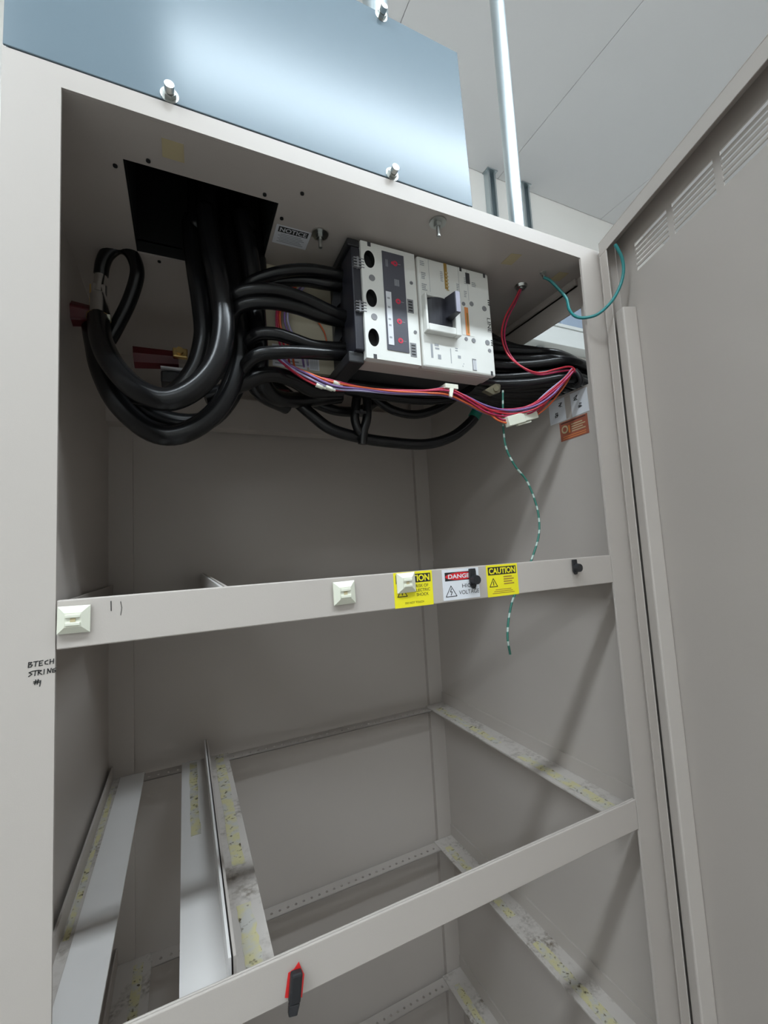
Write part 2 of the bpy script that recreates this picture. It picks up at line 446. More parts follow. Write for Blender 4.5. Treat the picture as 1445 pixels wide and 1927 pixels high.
LEV = [-0.121, -0.505, -0.874, -1.222]
for li, s in enumerate(LEV):
    ra = part('shelf_angle', MB().box(0.7918, 0.7948, 0.030, 0.637, s, s + 0.030, 1).box(0.735, 0.7948, 0.030, 0.637, s - 0.003, s), ['stained', 'paint'])
    if li < 2:
        la = part('shelf_angle', MB().box(-0.0385, -0.0355, 0.030, 0.637, s, s + 0.027, 1).box(-0.0385, 0.024, 0.027, 0.637, s - 0.003, s), ['stained', 'paint'])
        part('liner_strip', MB().box(-0.022, 0.024, 0.030, 0.634, s, s + 0.002), 'liner', parent=la)
    else:
        la = part('shelf_angle', MB().box(-0.0315, -0.0285, 0.030, 0.637, s, s + 0.034, 1).box(-0.0315, 0.035, 0.027, 0.637, s - 0.003, s), ['stained', 'paint'])
    dl = part('divider_angle', MB().box(0.1440, 0.1470, 0.027, 0.637, s, s + 0.040).box(0.097, 0.1470, 0.027, 0.637, s - 0.003, s), 'liner')
    dr = part('divider_angle', MB().box(0.1490, 0.1520, 0.027, 0.637, s, s + 0.040, 1).box(0.1490, 0.195, 0.027, 0.637, s - 0.003, s), ['stained', 'paint'])
    part('back_strip', perforated(s - 0.0035, li == 0), 'paint')
    if li:
        # worn yellow tape on the battery ledges
        def strip(par, xa, xb, ya, yb, k):
            rnd = random.Random(k + li * 10)
            n = 12; L = []; R = []
            for i in range(n + 1):
                y = ya + (yb - ya) * i / n
                L.append((xa + rnd.uniform(-0.0008, 0.0012), y, s)); R.append((xb + rnd.uniform(-0.003, 0.0005), y, s))
            part('tape_strip', MB().prism(L + R[::-1], (0, 0, 0.0005)), 'tape', 'yellowed worn tape strip', par)
        strip(dr, 0.164, 0.184, 0.03, 0.15, 1); strip(dr, 0.166, 0.186, 0.23, 0.635, 2)
        strip(dl, 0.112, 0.128, 0.34, 0.625, 3)
        strip(ra, 0.746, 0.768, 0.05, 0.27, 4); strip(ra, 0.746, 0.766, 0.34, 0.60, 5)
        if li == 1: strip(la, -0.0335, -0.0255, 0.20, 0.60, 6)
        else: strip(la, 0.002, 0.020, 0.06, 0.62, 6)

# breaker mounting plate with its printed labels
plate = part('mounting_plate', MB().box(0.238, 0.66, 0.203, 0.207, 0.261, ZC).box(0.238, 0.66, 0.207, 0.24, 0.261, 0.264), 'plate', 'cream painted mounting plate behind the breaker')
fp = Face((0.238, 0.203, 0.261), (1, 0, 0), (0, 0, 1))
lab = MB()
fp.rect(lab, 0.008, 0.066, 0.004, 0.042, 0.0002, 0.0006, 0)
for i in range(6): fp.rect(lab, 0.012, 0.06 - (i % 3) * 0.008, 0.008 + i * 0.0055, 0.0105 + i * 0.0055, 0.0006, 0.0008, 1)
part('rating_label', lab, ['paper', 'greyink'], 'white printed rating label', plate)
lab = MB()
fp.rect(lab, 0.070, 0.088, 0.004, 0.030, 0.0002, 0.0006, 0)
for i in range(8): fp.rect(lab, 0.072 + i * 0.0018, 0.0729 + i * 0.0018, 0.006, 0.026, 0.0006, 0.0008, 1)
part('barcode_label', lab, ['paper', 'greyink'], 'small barcode label', plate)

# roof hardware: bolts hanging through the roof, screw holes, squares of tape, NOTICE label
def roof_bolt(x, y, r=0.013):
    mb = MB()
    mb.cyl((x, y, ZC - 0.0025), (x, y, ZC - 0.0002), r, n=24)
    mb.cyl((x, y, ZC - 0.009), (x, y, ZC - 0.0025), 0.0065, n=6, smooth=False)
    mb.cyl((x, y, ZC - 0.024), (x, y, ZC - 0.009), 0.0030, n=10)
    part('roof_bolt', mb, 'zinc', 'zinc bolt, nut and washer', roof)
roof_bolt(0.306, 0.104); roof_bolt(0.466, 0.018)
for (x, y) in ((0.0375, 0.082), (0.075, 0.060), (0.215, 0.060), (0.245, 0.094), (0.262, 0.040), (0.078, 0.256)):
    part('screw', MB().cyl((x, y, ZC - 0.002), (x, y, ZC - 0.0001), 0.0026, n=10), 'dark', None, roof)  # raised black discs stand in for the dark of open screw holes
def tape_square(x0, x1, y0, y1, skew=0.0):
    part('tape_square', MB().prism([(x0, y0, ZC - 0.0006), (x1, y0 - skew, ZC - 0.0006), (x1 + 0.001, y1, ZC - 0.0006), (x0, y1 + skew, ZC - 0.0006)], (0, 0, 0.0005)), 'tan', 'square of tan tape', roof)
tape_square(0.091, 0.1145, 0.022, 0.048); tape_square(0.624, 0.644, 0.034, 0.058, 0.004); tape_square(0.745, 0.765, 0.042, 0.064, 0.003)
fn = Face((0.2405, 0.147, ZC - 0.0006), (1, 0, 0), (0, -1, 0))
nt_ = MB()
fn.rect(nt_, 0, 0.0535, 0, 0.040, 0, 0.0003, 0)
fn.rect(nt_, 0.004, 0.0495, 0.026, 0.0375, 0.0003, 0.0004, 1)
fn.text(nt_, 0.0268, 0.0317, 'NOTICE', 0.0085, 0.0005, 0, width=0.041, bold=0.02)
for i in range(6): fn.rect(nt_, 0.006 + (i % 2) * 0.003, 0.047 - (i % 3) * 0.003, 0.005 + i * 0.0033, 0.0063 + i * 0.0033, 0.0003, 0.0004, 2)
part('notice_sticker', nt_, ['paper', 'ink', 'greyink'], 'white sticker headed NOTICE', roof)
part('grommet', MB().cyl((0.706, 0.101, ZC - 0.005), (0.706, 0.101, ZC - 0.0002), 0.010, 0.012, n=20).cyl((0.706, 0.101, ZC - 0.0075), (0.706, 0.101, ZC - 0.005), 0.005, n=6), ['zinc'], 'metal bushing for the red wires', roof)
part('ground_stud', MB().cyl((0.7165, 0.054, ZC - 0.002), (0.7165, 0.054, ZC - 0.0002), 0.006, n=16).cyl((0.7165, 0.054, ZC - 0.007), (0.7165, 0.054, ZC - 0.002), 0.0042, n=6, smooth=False).cyl((0.7165, 0.054, ZC - 0.011), (0.7165, 0.054, ZC - 0.007), 0.002, n=8), 'zinc', None, roof)

# stickers on the right side panel, under the cable opening
fr = Face((0.7946, 0.142, 0.184), (0, -1, 0.02), (0, 0, 1))
st = MB()
fr.rect(st, 0, 0.094, 0, 0.046, 0.0, 0.0004, 0)
fr.rect(st, 0.041, 0.055, 0.0005, 0.0455, 0.0004, 0.0005, 2)
def marks(s, t, k):
    for i in range(7):
        a = k + i * 1.7
        fr.line(st, [(s + 0.0045 * math.cos(a), t + 0.0045 * math.sin(a * 1.3)), (s + 0.004 * math.cos(a + 2.2), t + 0.0045 * math.sin(a * 0.7 + 1))], 0.0011, 0.0004, 0.0006, 1)
marks(0.030, 0.033, 1); marks(0.018, 0.016, 2); marks(0.067, 0.034, 3); marks(0.075, 0.017, 4)
right_panel = [c for c in cab.children if c.name.startswith('side_panel') and 'label' in c][0]
part('pictogram_sticker', st, ['paper', 'ink', 'paint'], 'white sticker with four small black marks', right_panel)
fb = Face((0.7946, 0.119, 0.144), (0, -1, 0.02), (0, 0, 1))
st = MB()
fb.rect(st, 0, 0.066, 0, 0.038, 0.0, 0.0004, 0)
fb.disc(st, 0.012, 0.022, 0.008, 0.0004, 0.0006, 1)
fb.disc(st, 0.012, 0.022, 0.0048, 0.0006, 0.0008, 0)
fb.rect(st, 0.021, 0.0245, 0.013, 0.028, 0.0004, 0.0006, 2)
for i in range(4): fb.rect(st, 0.028, 0.06 - (i % 2) * 0.006, 0.013 + i * 0.0045, 0.0148 + i * 0.0045, 0.0004, 0.0006, 1)
for i in range(2): fb.rect(st, 0.006, 0.06, 0.003 + i * 0.004, 0.0042 + i * 0.004, 0.0004, 0.0006, 2)
fb.rect(st, 0.004, 0.062, 0.034, 0.0355, 0.0004, 0.0006, 3)
part('instruction_sticker', st, ['brownsticker', 'tan', 'orange', 'ink'], 'red brown sticker with a round symbol', right_panel)

# stickers on the upper front rail
def rail_face(x0, z0, slope=0.0): return Face((x0, 0.0004, z0), (1, 0, slope), (0, 0, 1))
Wst, Hst = 0.063, 0.0445
def caution(x0, w, small):
    f = rail_face(x0, -0.1248); mb = MB()
    f.rect(mb, 0, w, 0, Hst, 0, 0.0004, 0)
    f.rect(mb, 0.05 * w, 0.95 * w, 0.68 * Hst, 0.93 * Hst, 0.0004, 0.0006, 1)
    f.text(mb, 0.5 * w, 0.805 * Hst, 'CAUTION', 0.19 * Hst, 0.0008, 0, width=0.84 * w, bold=0.03)
    tx, ty, tr = 0.2 * w, 0.42 * Hst, 0.12 * w
    f.line(mb, [(tx - tr, ty - tr * 0.7), (tx + tr, ty - tr * 0.7), (tx, ty + tr), (tx - tr, ty - tr * 0.7)], 0.0010, 0.0004, 0.0006, 1)
    f.line(mb, [(tx, ty + tr * 0.35), (tx, ty - tr * 0.4)], 0.0012, 0.0004, 0.0006, 1)
    if small:
        for i in range(4): f.rect(mb, 0.53 * w, (0.86 - (i % 2) * 0.06) * w, (0.36 + i * 0.075) * Hst, (0.395 + i * 0.075) * Hst, 0.0004, 0.0006, 2)
    else:
        for i, wd in enumerate(('RISK OF', 'ELECTRIC', 'SHOCK')):
            f.text(mb, 0.72 * w, (0.58 - i * 0.125) * Hst, wd, 0.085 * Hst, 0.0006, 1)
    if not small: f.text(mb, 0.5 * w, 0.12 * Hst, 'DO NOT TOUCH', 0.055 * Hst, 0.0006, 1)
    else:
        for i in range(3): f.rect(mb, (0.25 - 0.05 * i) * w, (0.75 + 0.05 * i) * w, (0.20 - 0.055 * i) * Hst, (0.22 - 0.055 * i) * Hst, 0.0004, 0.0006, 2)
    part('caution_sticker', mb, ['yellow', 'ink', 'ochre'], 'yellow CAUTION sticker' + (' with a warning triangle' if small else ' partly hidden by a white tie mount'), rails[0])
caution(0.3475, 0.0565, False); caution(0.4925, 0.0560, True)
f = rail_face(0.4195, -0.1225); mb = MB(); w, h = 0.0595, 0.041
f.rect(mb, 0, w, 0, h, 0, 0.0004, 0)
f.rect(mb, 0.07 * w, 0.93 * w, 0.62 * h, 0.90 * h, 0.0004, 0.0005, 1)
f.disc(mb, 0.5 * w, 0.76 * h, 0.42 * w, 0.0005, 0.0007, 2, rt=0.125 * h, n=28)
f.text(mb, 0.5 * w, 0.76 * h, 'DANGER', 0.14 * h, 0.0009, 0, width=0.70 * w, bold=0.025)
f.text(mb, 0.70 * w, 0.43 * h, 'HIGH', 0.13 * h, 0.0006, 1, width=0.36 * w)
f.text(mb, 0.70 * w, 0.22 * h, 'VOLTAGE', 0.13 * h, 0.0006, 1, width=0.56 * w)
f.line(mb, [(0.07 * w, 0.12 * h), (0.36 * w, 0.12 * h), (0.215 * w, 0.46 * h), (0.07 * w, 0.12 * h)], 0.0009, 0.0004, 0.0006, 1)
f.line(mb, [(0.225 * w, 0.37 * h), (0.19 * w, 0.27 * h), (0.24 * w, 0.27 * h), (0.205 * w, 0.16 * h)], 0.0010, 0.0004, 0.0006, 1)
part('danger_sticker', mb, ['paper', 'ink', 'red'], 'white DANGER HIGH VOLTAGE sticker', rails[0])
# scratches by the left tie mount
f = rail_face(0.0, -0.125); mb = MB()
f.line(mb, [(0.0435, 0.040), (0.0437, 0.031)], 0.0008, 0.0001, 0.0002, 0)
f.line(mb, [(0.0515, 0.039), (0.0525, 0.033), (0.0515, 0.026)], 0.0005, 0.0001, 0.0002, 0)
part('scuff_marks', mb, 'ink', 'dark scuff marks', rails[0])

# marker handwriting on the left post: BTECH / STRING / #1
f = Face((-0.0195, -0.0001, -0.1315), (1, 0, 0.03), (0, 0, 1)); mb = MB()
def hw(strokes, s, t, k, wd=0.00075):
    for st_ in strokes: f.line(mb, [(s + a * k, t + b * k) for a, b in st_], wd, 0, 0.0002, 0)
LET = {'B': [[(0, 0), (.1, 1), (.6, .95), (.25, .55), (.7, .4), (.5, .05), (0, 0)]], 'T': [[(0, 1), (.8, 1)], [(.4, 1), (.25, 0)]],
       'E': [[(.7, 1), (.1, .95), (0, 0), (.6, .05)], [(.05, .5), (.5, .52)]], 'C': [[(.6, .9), (.1, .7), (.1, .2), (.6, .05)]],
       'H': [[(.1, 1), (0, 0)], [(.7, 1), (.6, 0)], [(0, .45), (.65, .55)]], 'S': [[(.7, 1), (.1, .8), (.6, .4), (0, 0)]],
       'R': [[(0, 0), (.1, 1), (.6, .85), (.1, .5), (.7, 0)]], 'I': [[(.3, 1), (.2, 0)]], 'N': [[(0, 0), (.1, 1), (.5, .1), (.7, 1)]],
       'G': [[(.7, .9), (.1, .7), (.1, .1), (.6, .1), (.6, .45), (.3, .45)]], '#': [[(.2, 0), (.4, 1)], [(.6, 0), (.8, 1)], [(0, .35), (1, .4)], [(0, .65), (1, .7)]], '1': [[(.3, .7), (.1, -.5)]]}
for wd_, s, t in (('BTECH', 0.0, -0.0055), ('STRING', 0.0, -0.0135), ('#1', 0.0035, -0.0215)):
    for i, ch in enumerate(wd_): hw(LET[ch], s + i * (0.0039 if len(wd_) < 6 else 0.0034), t, 0.0042)
part('handwriting', mb, 'ink', 'black marker handwriting BTECH STRING #1', post_l)

# ------------------------------------------------------------------ the door, swung about 70 degrees open
TH = math.radians(69.8)
du = Vector((-math.cos(TH), -math.sin(TH), 0)); dn = Vector((-math.sin(TH), math.cos(TH), 0))
hinge = Vector((0.792, -0.006, 0))
DX = Matrix(((du.x, dn.x, 0, hinge.x), (du.y, dn.y, 0, hinge.y), (0, 0, 1, 0), (0, 0, 0, 1)))   # (u, inward, z)
DT, DB, DW = 0.476, -1.36, 0.84
S0, S1 = -0.032, -0.030
ZL0, ZL1 = 0.3905, 0.4395
groups = [(0.050 + i * 0.084, 0.123 + i * 0.084) for i in range(9)]
sk = MB(DX).box(0.0015, DW, S0, S1, DB, ZL0).box(0.0015, DW, S0, S1, ZL1, DT)
edges = [0.0015] + [e for g in groups for e in g] + [DW]
for a, b in zip(edges[0::2], edges[1::2]): sk.box(a, b, S0, S1, ZL0, ZL1)
door = part('door', sk, 'paint', 'inner face of the open cabinet door with louvre slots along its top')
slat = None
for ga, gb in groups:
    for i in range(5):
        z = ZL0 + 0.0065 + i * 0.0081
        sl = MB(DX).prism([(ga, S1, z + 0.0003), (ga, S1, z + 0.0037), (ga, S1 - 0.0045, z + 0.0030), (ga, S1 - 0.0045, z + 0.0022)], (gb - ga, 0, 0))
        part('louvre_slat', sl, 'paint', None, door)
fr_ = MB(DX)
fr_.box(0, DW, S1, 0, DT - 0.0015, DT).box(0, DW, -0.0015, 0, DT - 0.025, DT - 0.0015)          # top return and lip
fr_.box(0, 0.0015, S1, 0, DB, DT - 0.0015).box(0.0015, 0.020, -0.0015, 0, DB, DT - 0.025)       # hinge side
fr_.box(DW - 0.0015, DW, S1, 0, DB, DT - 0.0015).box(DW - 0.02, DW - 0.0015, -0.0015, 0, DB, DT - 0.025)
fr_.box(0, DW, S1, 0, DB, DB + 0.0015)
part('door_rim', fr_, 'paint', None, door, bevel=0.0005, seg=1)
part('hinge_stile', MB(DX).box(0.0185, 0.0395, S1, -0.0045, DB + 0.01, 0.335), 'paint', None, door, bevel=0.0025)
part('hinge_gap_filler', MB().cyl((0.8040, -0.0060, DB), (0.8040, -0.0060, 0.462), 0.0085, n=14), 'paint', None, door)  # barrel added to close the slit where light leaked past the door

# ================================================================== ON AND AROUND THE CABINET
# galvanised wireway box standing on the cabinet roof
wb = thing('wireway_box', 'shiny galvanised sheet metal wireway box standing on top of the cabinet', 'box', (0.236, 0.15, ZT))
bz0, bz1 = ZT + 0.0003, 0.742
bx0, bx1, by1 = -0.046, 0.516, 0.27
LEAN = 0.0075       # backward lean added to the cover to lower the reflected light stripe
bb = MB().box(bx0, bx1, by1 - 0.0015, by1, bz0, bz1).box(bx0, bx1, 0.0035 + LEAN, by1, bz1 - 0.0015, bz1)
for xa in (bx0, bx1 - 0.0015):
    bb.prism([(xa, 0.0035, bz0), (xa, by1, bz0), (xa, by1, bz1), (xa, 0.0035 + LEAN, bz1)], (0.0015, 0, 0))
bb.build('box_body', 'galv', wb)
MB().prism([(bx0 - 0.002, 0.0008, bz0 + 0.003), (bx0 - 0.002, 0.0028, bz0 + 0.003), (bx0 - 0.002, 0.0028 + LEAN, bz1 + 0.003), (bx0 - 0.002, 0.0008 + LEAN, bz1 + 0.003)], (bx1 - bx0 + 0.007, 0, 0)).build('front_cover', 'galv', wb, bevel=0.0006)
hx0, hx1, hy0, hy1 = 0.047, 0.236, 0.069, 0.246
MB().box(hx0 - 0.003, hx0, hy0 - 0.003, hy1 + 0.003, ZC + 0.003, 0.66).box(hx1, hx1 + 0.003, hy0 - 0.003, hy1 + 0.003, ZC + 0.003, 0.66).box(hx0, hx1, hy0 - 0.003, hy0, ZC + 0.003, 0.66).box(hx0, hx1, hy1, hy1 + 0.003, ZC + 0.003, 0.66).box(hx0, hx1, hy0, hy1, 0.66, 0.663).build('dark_lining', 'dark', wb, 'added black lining that darkens the cable opening')  # lining added to keep the inside of the box dark
for (x, z) in ((0.1005, 0.4785), (0.3825, 0.4775), (0.385, 0.740)):
    s_ = MB(Matrix.Translation((0, LEAN * (z - bz0) / (bz1 - bz0), 0)))
    s_.cyl((x, -0.0045, z), (x, 0.0006, z), 0.0072, n=6, smooth=False)
    s_.cyl((x, -0.0120, z + 0.0005), (x, -0.0045, z), 0.0052, n=16)
    sc = s_.build('cover_screw', 'zinc', wb, 'zinc thumb screw')
    MB(s_.xf).cyl((x, 0.0001, z), (x, 0.00078, z), 0.0098, n=20).build('washer', 'zinc', sc)

def vertical_pipe(name, x, y, z0, z1, r, label, fit=True):
    t = thing(name, label, 'conduit', (x, y, z0))
    MB().cyl((x, y, z0), (x, y, z1), r, n=28).build('tube', 'galv_rough', t)
    c = MB().cyl((x, y, z0), (x, y, z0 + 0.02), r * 1.35, n=8, smooth=False).cyl((x, y, z0 + 0.02), (x, y, z0 + 0.045), r * 1.2, n=28)
    c.build('connector', 'zinc', t)
vertical_pipe('conduit', 0.7295, 0.12, ZT, CE, 0.0150, 'thin galvanised conduit rising from the cabinet roof to the ceiling')
vertical_pipe('conduit', 0.425, 0.10, bz1, CE, 0.022, 'thick galvanised conduit leaving the top of the wireway box')

# slotted strut channels on the wall behind
def strut(x, label):
    t = thing('strut_channel', label, 'strut', (x, WB, FL), 'strut channels on the wall behind the cabinet')
    w = 0.050; y = WB - 0.0005
    MB().box(x - w / 2, x + w / 2, y - 0.003, y, 0.2, CE - 0.002).box(x - w / 2, x - w / 2 + 0.003, y - 0.034, y - 0.003, 0.2, CE - 0.002).box(x + w / 2 - 0.003, x + w / 2, y - 0.034, y - 0.003, 0.2, CE - 0.002).box(x - w / 2 + 0.003, x - w / 2 + 0.011, y - 0.034, y - 0.031, 0.2, CE - 0.002).box(x + w / 2 - 0.011, x + w / 2 - 0.003, y - 0.034, y - 0.031, 0.2, CE - 0.002).build('channel', 'galv_rough', t)
    MB().box(x - w / 2 - 0.008, x + w / 2 + 0.008, y - 0.045, y, CE - 0.006, CE - 0.0015).build('top_plate', 'galv_rough', t)
strut(1.612, 'grey steel strut on the back wall just left of the thin conduit')
strut(1.848, 'grey steel strut on the back wall just right of the thin conduit')

# seen through the cable opening in the right side panel
t = thing('wall_trunking', 'white horizontal trunking on the wall seen through the side cable opening', 'trunking', (2.4, WB, 0.99))
MB().box(1.4, 4.2, WB - 0.09, WB - 0.0005, 0.985, 1.10).build('trunk_body', 'trunk', t, bevel=0.004)
MB().box(1.4, 4.2, WB - 0.098, WB - 0.09, 0.975, 1.016).build('lower_lid', 'trunk', t, bevel=0.002)
MB().box(1.4, 4.2, WB - 0.098, WB - 0.09, 1.078, 1.096).build('upper_lip', 'trunk', t, bevel=0.002)
t = thing('wall_enclosure', 'pale blue enclosure standing on the white trunking beyond the side opening', 'enclosure', (2.2, WB - 0.04, 1.10))
MB().box(1.975, 2.42, WB - 0.075, WB - 0.0006, 1.106, 1.36).build('enclosure_body', 'bluebox', t, bevel=0.006)
MB().box(1.98, 2.415, WB - 0.072, WB - 0.0006, 1.1003, 1.106).build('foot', 'darkgrey', t)

# ------------------------------------------------------------------ the circuit breaker
YF = 0.085
cb = thing('circuit_breaker', 'white moulded case circuit breaker with black toggle and grey trip unit', 'circuit breaker', (0.488, 0.14, 0.243))
def P(name, mb, mats, label=None, parent=cb, bevel=0.0, seg=2): return mb.build(name, mats, parent, label, bevel, seg)
zt_, zb_ = 0.4345, 0.2435
# deep base
P('base', MB().box(0.352, 0.612, YF + 0.034, 0.2025, 0.252, 0.430), 'black', bevel=0.003)
P('side_skirt', MB().box(0.3665, 0.610, YF + 0.012, YF + 0.048, 0.2435, 0.4335), 'cream', bevel=0.003)
# left cover: load lug access holes then solid
lc = MB()
lx0, lx1, lxm = 0.3650, 0.4610, 0.3980
hz = [(0.3798, 0.0850, 0.4059)[2], (0.3788, 0.0850, 0.3414)[2], (0.3795, 0.0850, 0.2775)[2]]
zz = [zb_, (hz[1] + hz[2]) / 2, (hz[0] + hz[1]) / 2, zt_]
for k, zc in enumerate(hz[::-1]):
    lc.ring_plate(lx0, lxm, zz[k], zz[k + 1], (0.3788, 0.0850, 0.3414)[0], zc, 0.0092, 0.0145, YF, YF + 0.012, n=32, mi=1)
lc.box(lxm, lx1, YF, YF + 0.012, zb_, zt_)
lc.box(lx0 + 0.002, lxm, YF + 0.0112, YF + 0.0119, zb_ + 0.002, zt_ - 0.002, 1)  # black sheet behind the lug holes stands in for their deep shade
left_cover = P('trip_cover', lc, ['white', 'dark'])
rc = MB().box(0.4660, 0.6130, YF, YF + 0.012, zb_, zt_)
right_cover = P('main_cover', rc, 'white', bevel=0.003)
P('cover_groove', MB().box(0.4605, 0.4665, YF + 0.006, YF + 0.013, zb_ + 0.002, zt_ - 0.003), 'cream')
F0 = Face((0, YF, 0), (1, 0, 0), (0, 0, 1))
def rectF(mb, a, b, h0, h1, m=0): F0.rect(mb, min(a[0], b[0]), max(a[0], b[0]), min(a[2], b[2]), max(a[2], b[2]), h0, h1, m)
tu = MB()
x0, x1, z0, z1 = 0.4010, 0.4400, 0.2610, 0.4255
F0.rect(tu, x0, x1, z0, z1, 0.0001, 0.0012, 0)
for zc, k in ((0.4085, 0), (0.3445, 1), (0.3110, 2), (0.2790, 3)):
    xc = 0.4235 + (0.0015 if k else 0)
    F0.disc(tu, xc, zc, 0.0046, 0.0012, 0.0016, 1, n=10)
    F0.disc(tu, xc, zc, 0.0018, 0.0016, 0.0019, 0, n=8)
    F0.line(tu, [(xc + 0.005, zc), (xc + 0.010, zc)], 0.0006, 0.0012, 0.0014, 2)
F0.disc(tu, 0.4185, 0.4085, 0.0024, 0.0012, 0.0015, 1, n=10)
for i in range(5): F0.rect(tu, 0.4205 + i * 0.0018, 0.4214 + i * 0.0018, 0.3705, 0.3815, 0.0012, 0.0014, 2)
for i in range(3): F0.rect(tu, 0.4065 + i * 0.0016, 0.4071 + i * 0.0016, 0.400, 0.412, 0.0012, 0.0014, 2)
P('trip_unit', tu, ['slate', 'redicon', 'greyink'], 'dark grey trip unit panel with red dials', left_cover)
sv = MB(); F0.rect(sv, 0.4035, 0.4130, 0.2695, 0.3575, 0.0013, 0.0018, 0)
for z in (0.330, 0.310, 0.300, 0.345, 0.280): F0.rect(sv, 0.4055, 0.4100, z, z + 0.003, 0.0018, 0.0019, 1)
P('setting_strip', sv, ['paper', 'greyink'], 'white setting strip', left_cover)
for (x, z) in ((0.4475, 0.3415), (0.4480, 0.2675)):
    q = MB(); F0.rect(q, x - 0.0055, x + 0.0055, z - 0.0115, z + 0.0115, 0.0001, 0.0006, 0)
    for i in range(4): F0.rect(q, x - 0.0035, x + 0.0035, z - 0.009 + i * 0.005, z - 0.0065 + i * 0.005, 0.0006, 0.0008, 1)
    P('rating_tag', q, ['midgrey', 'ink'], 'small grey printed tag', left_cover)
for (x, z) in ((0.4520, 0.3825), (0.4535, 0.2985)):
    q = MB(); F0.disc(q, x, z, 0.0030, 0.0001, 0.0008, 0); F0.line(q, [(x - 0.002, z), (x + 0.002, z)], 0.0006, 0.0008, 0.0009, 1)
    P('cover_screw', q, ['midgrey', 'ink'], None, left_cover)
for zc in ((0.3799, 0.0850, 0.3753)[2], (0.3803, 0.0850, 0.3113)[2]):
    q = MB(); F0.disc(q, 0.3815, zc, 0.0052, 0.0001, 0.0006, 0, n=20)
    P('plug', q, 'midgrey', 'round grey plug', left_cover)
for (x, z) in ((0.3795, zt_ - 0.0035), (0.3795, zb_ + 0.0035)):
    q = MB(); F0.rect(q, x - 0.0028, x + 0.0028, z - 0.0036, z + 0.0036, 0.0001, 0.0004, 0)
    P('notch', q, 'darkgrey', None, left_cover)
# toggle housing and lever
thx0, thx1, thz0, thz1 = 0.4695, 0.5370, 0.3000, 0.3640
th_ = MB()
rx0, rx1, rz0, rz1 = 0.4735, 0.5265, 0.3125, 0.3600
hh = 0.012
th_.box(thx0, rx0, YF - hh, YF, thz0, thz1).box(rx1, thx1, YF - hh, YF, thz0, thz1).box(rx0, rx1, YF - hh, YF, thz0, rz0).box(rx0, rx1, YF - hh, YF, rz1, thz1)
P('toggle_frame', th_, 'white', None, right_cover, bevel=0.0015)
bar = MB(); n = 10
arc = [(rx0 + (rx1 - rx0) * i / n, YF - 0.002 - 0.010 * math.sin(math.pi * i / n)) for i in range(n + 1)]
bar.prism([(a, b, rz0) for a, b in arc] + [(rx1, YF, rz0), (rx0, YF, rz0)], (0, 0, rz1 - rz0))
P('toggle_drum', bar, 'slate2', 'dark curved toggle drum', right_cover)
lev = MB()
lev.prism([(0.5080, YF - 0.008, 0.3180), (0.5215, YF - 0.008, 0.3180), (0.5215, YF - 0.034, 0.3270), (0.5120, YF - 0.034, 0.3270)], (0, 0, 0.001))
lev = MB().prism([(0.5070, YF - 0.0095, 0.3260), (0.5225, YF - 0.0065, 0.3260), (0.5215, YF - 0.034, 0.3260), (0.5125, YF - 0.034, 0.3260)], (0, 0, 0.036))
P('toggle_lever', lev, 'slate2', 'dark grey toggle lever with its lit front face painted pale', right_cover, bevel=0.0012)
P('lit_lever_face', MB().box(0.5130, 0.5210, YF - 0.0352, YF - 0.0342, 0.3268, 0.3612), 'lilac', None, right_cover)  # thin pale cap paints the lit front of the lever
q = MB(); rectF(q, (0.5181, 0.0850, 0.4333), (0.5240, 0.0850, 0.3866), 0.0001, 0.0006, 0)
for i in range(6): F0.rect(q, (0.5203, 0.0850, 0.4339)[0], (0.5258, 0.0850, 0.4352)[0], 0.384 + i * 0.0062, 0.3865 + i * 0.0062, 0.0006, 0.0007, 1)
P('amp_sticker', q, ['ochre', 'tan'], 'ochre vertical sticker', right_cover)
q = MB(); rectF(q, (0.5470, 0.0850, 0.3625), (0.5725, 0.0850, 0.3101), 0.0001, 0.0004, 2); rectF(q, (0.5547, 0.0850, 0.3611), (0.5624, 0.0850, 0.3104), 0.0004, 0.0008, 0)
F0.rect(q, (0.5582, 0.0850, 0.3501)[0], (0.5610, 0.0850, 0.3507)[0], (0.5582, 0.0850, 0.3135)[2], (0.5616, 0.0850, 0.3508)[2], 0.0008, 0.0009, 1)
P('warning_sticker', q, ['orange', 'ochre', 'white'], 'orange vertical sticker', right_cover)
q = MB(); rectF(q, (0.5627, 0.0850, 0.4264), (0.5711, 0.0850, 0.4066), 0.0001, 0.0006, 0)
P('rating_tag', q, 'darkgrey', 'small dark tag', right_cover)
q = MB(); rectF(q, (0.5632, 0.0850, 0.2693), (0.5714, 0.0850, 0.2485), 0.0001, 0.0006, 0)
for i in range(3): F0.rect(q, (0.5649, 0.0850, 0.2696)[0] + i * 0.0027, (0.5666, 0.0850, 0.2698)[0] + i * 0.0027, (0.5636, 0.0850, 0.2494)[2], (0.5652, 0.0850, 0.2668)[2], 0.0006, 0.0007, 1)
P('date_code', q, ['midgrey', 'paper'], 'grey date code tag', right_cover)
for a, r in (((0.5540, 0.0850, 0.3668), .0036), ((0.5712, 0.0850, 0.3702), .0042), ((0.5986, 0.0850, 0.3667), .0048), ((0.5995, 0.0850, 0.3038), .0048), ((0.6028, 0.0850, 0.2896), .0034), ((0.5540, 0.0850, 0.3032), .0034), ((0.5696, 0.0850, 0.3029), .0042)):
    q = MB(); F0.disc(q, min(a[0], 0.608), a[2], r, 0.0001, 0.0007, 0, n=18)
    P('plug', q, 'midgrey', None, right_cover)
pr = MB()
a = (0.6013, 0.0850, 0.3345)
F0.text(pr, 0.6065, 0.337, 'LINE', 0.0075, 0.0003, 0, width=0.0265, rot=-math.pi / 2)
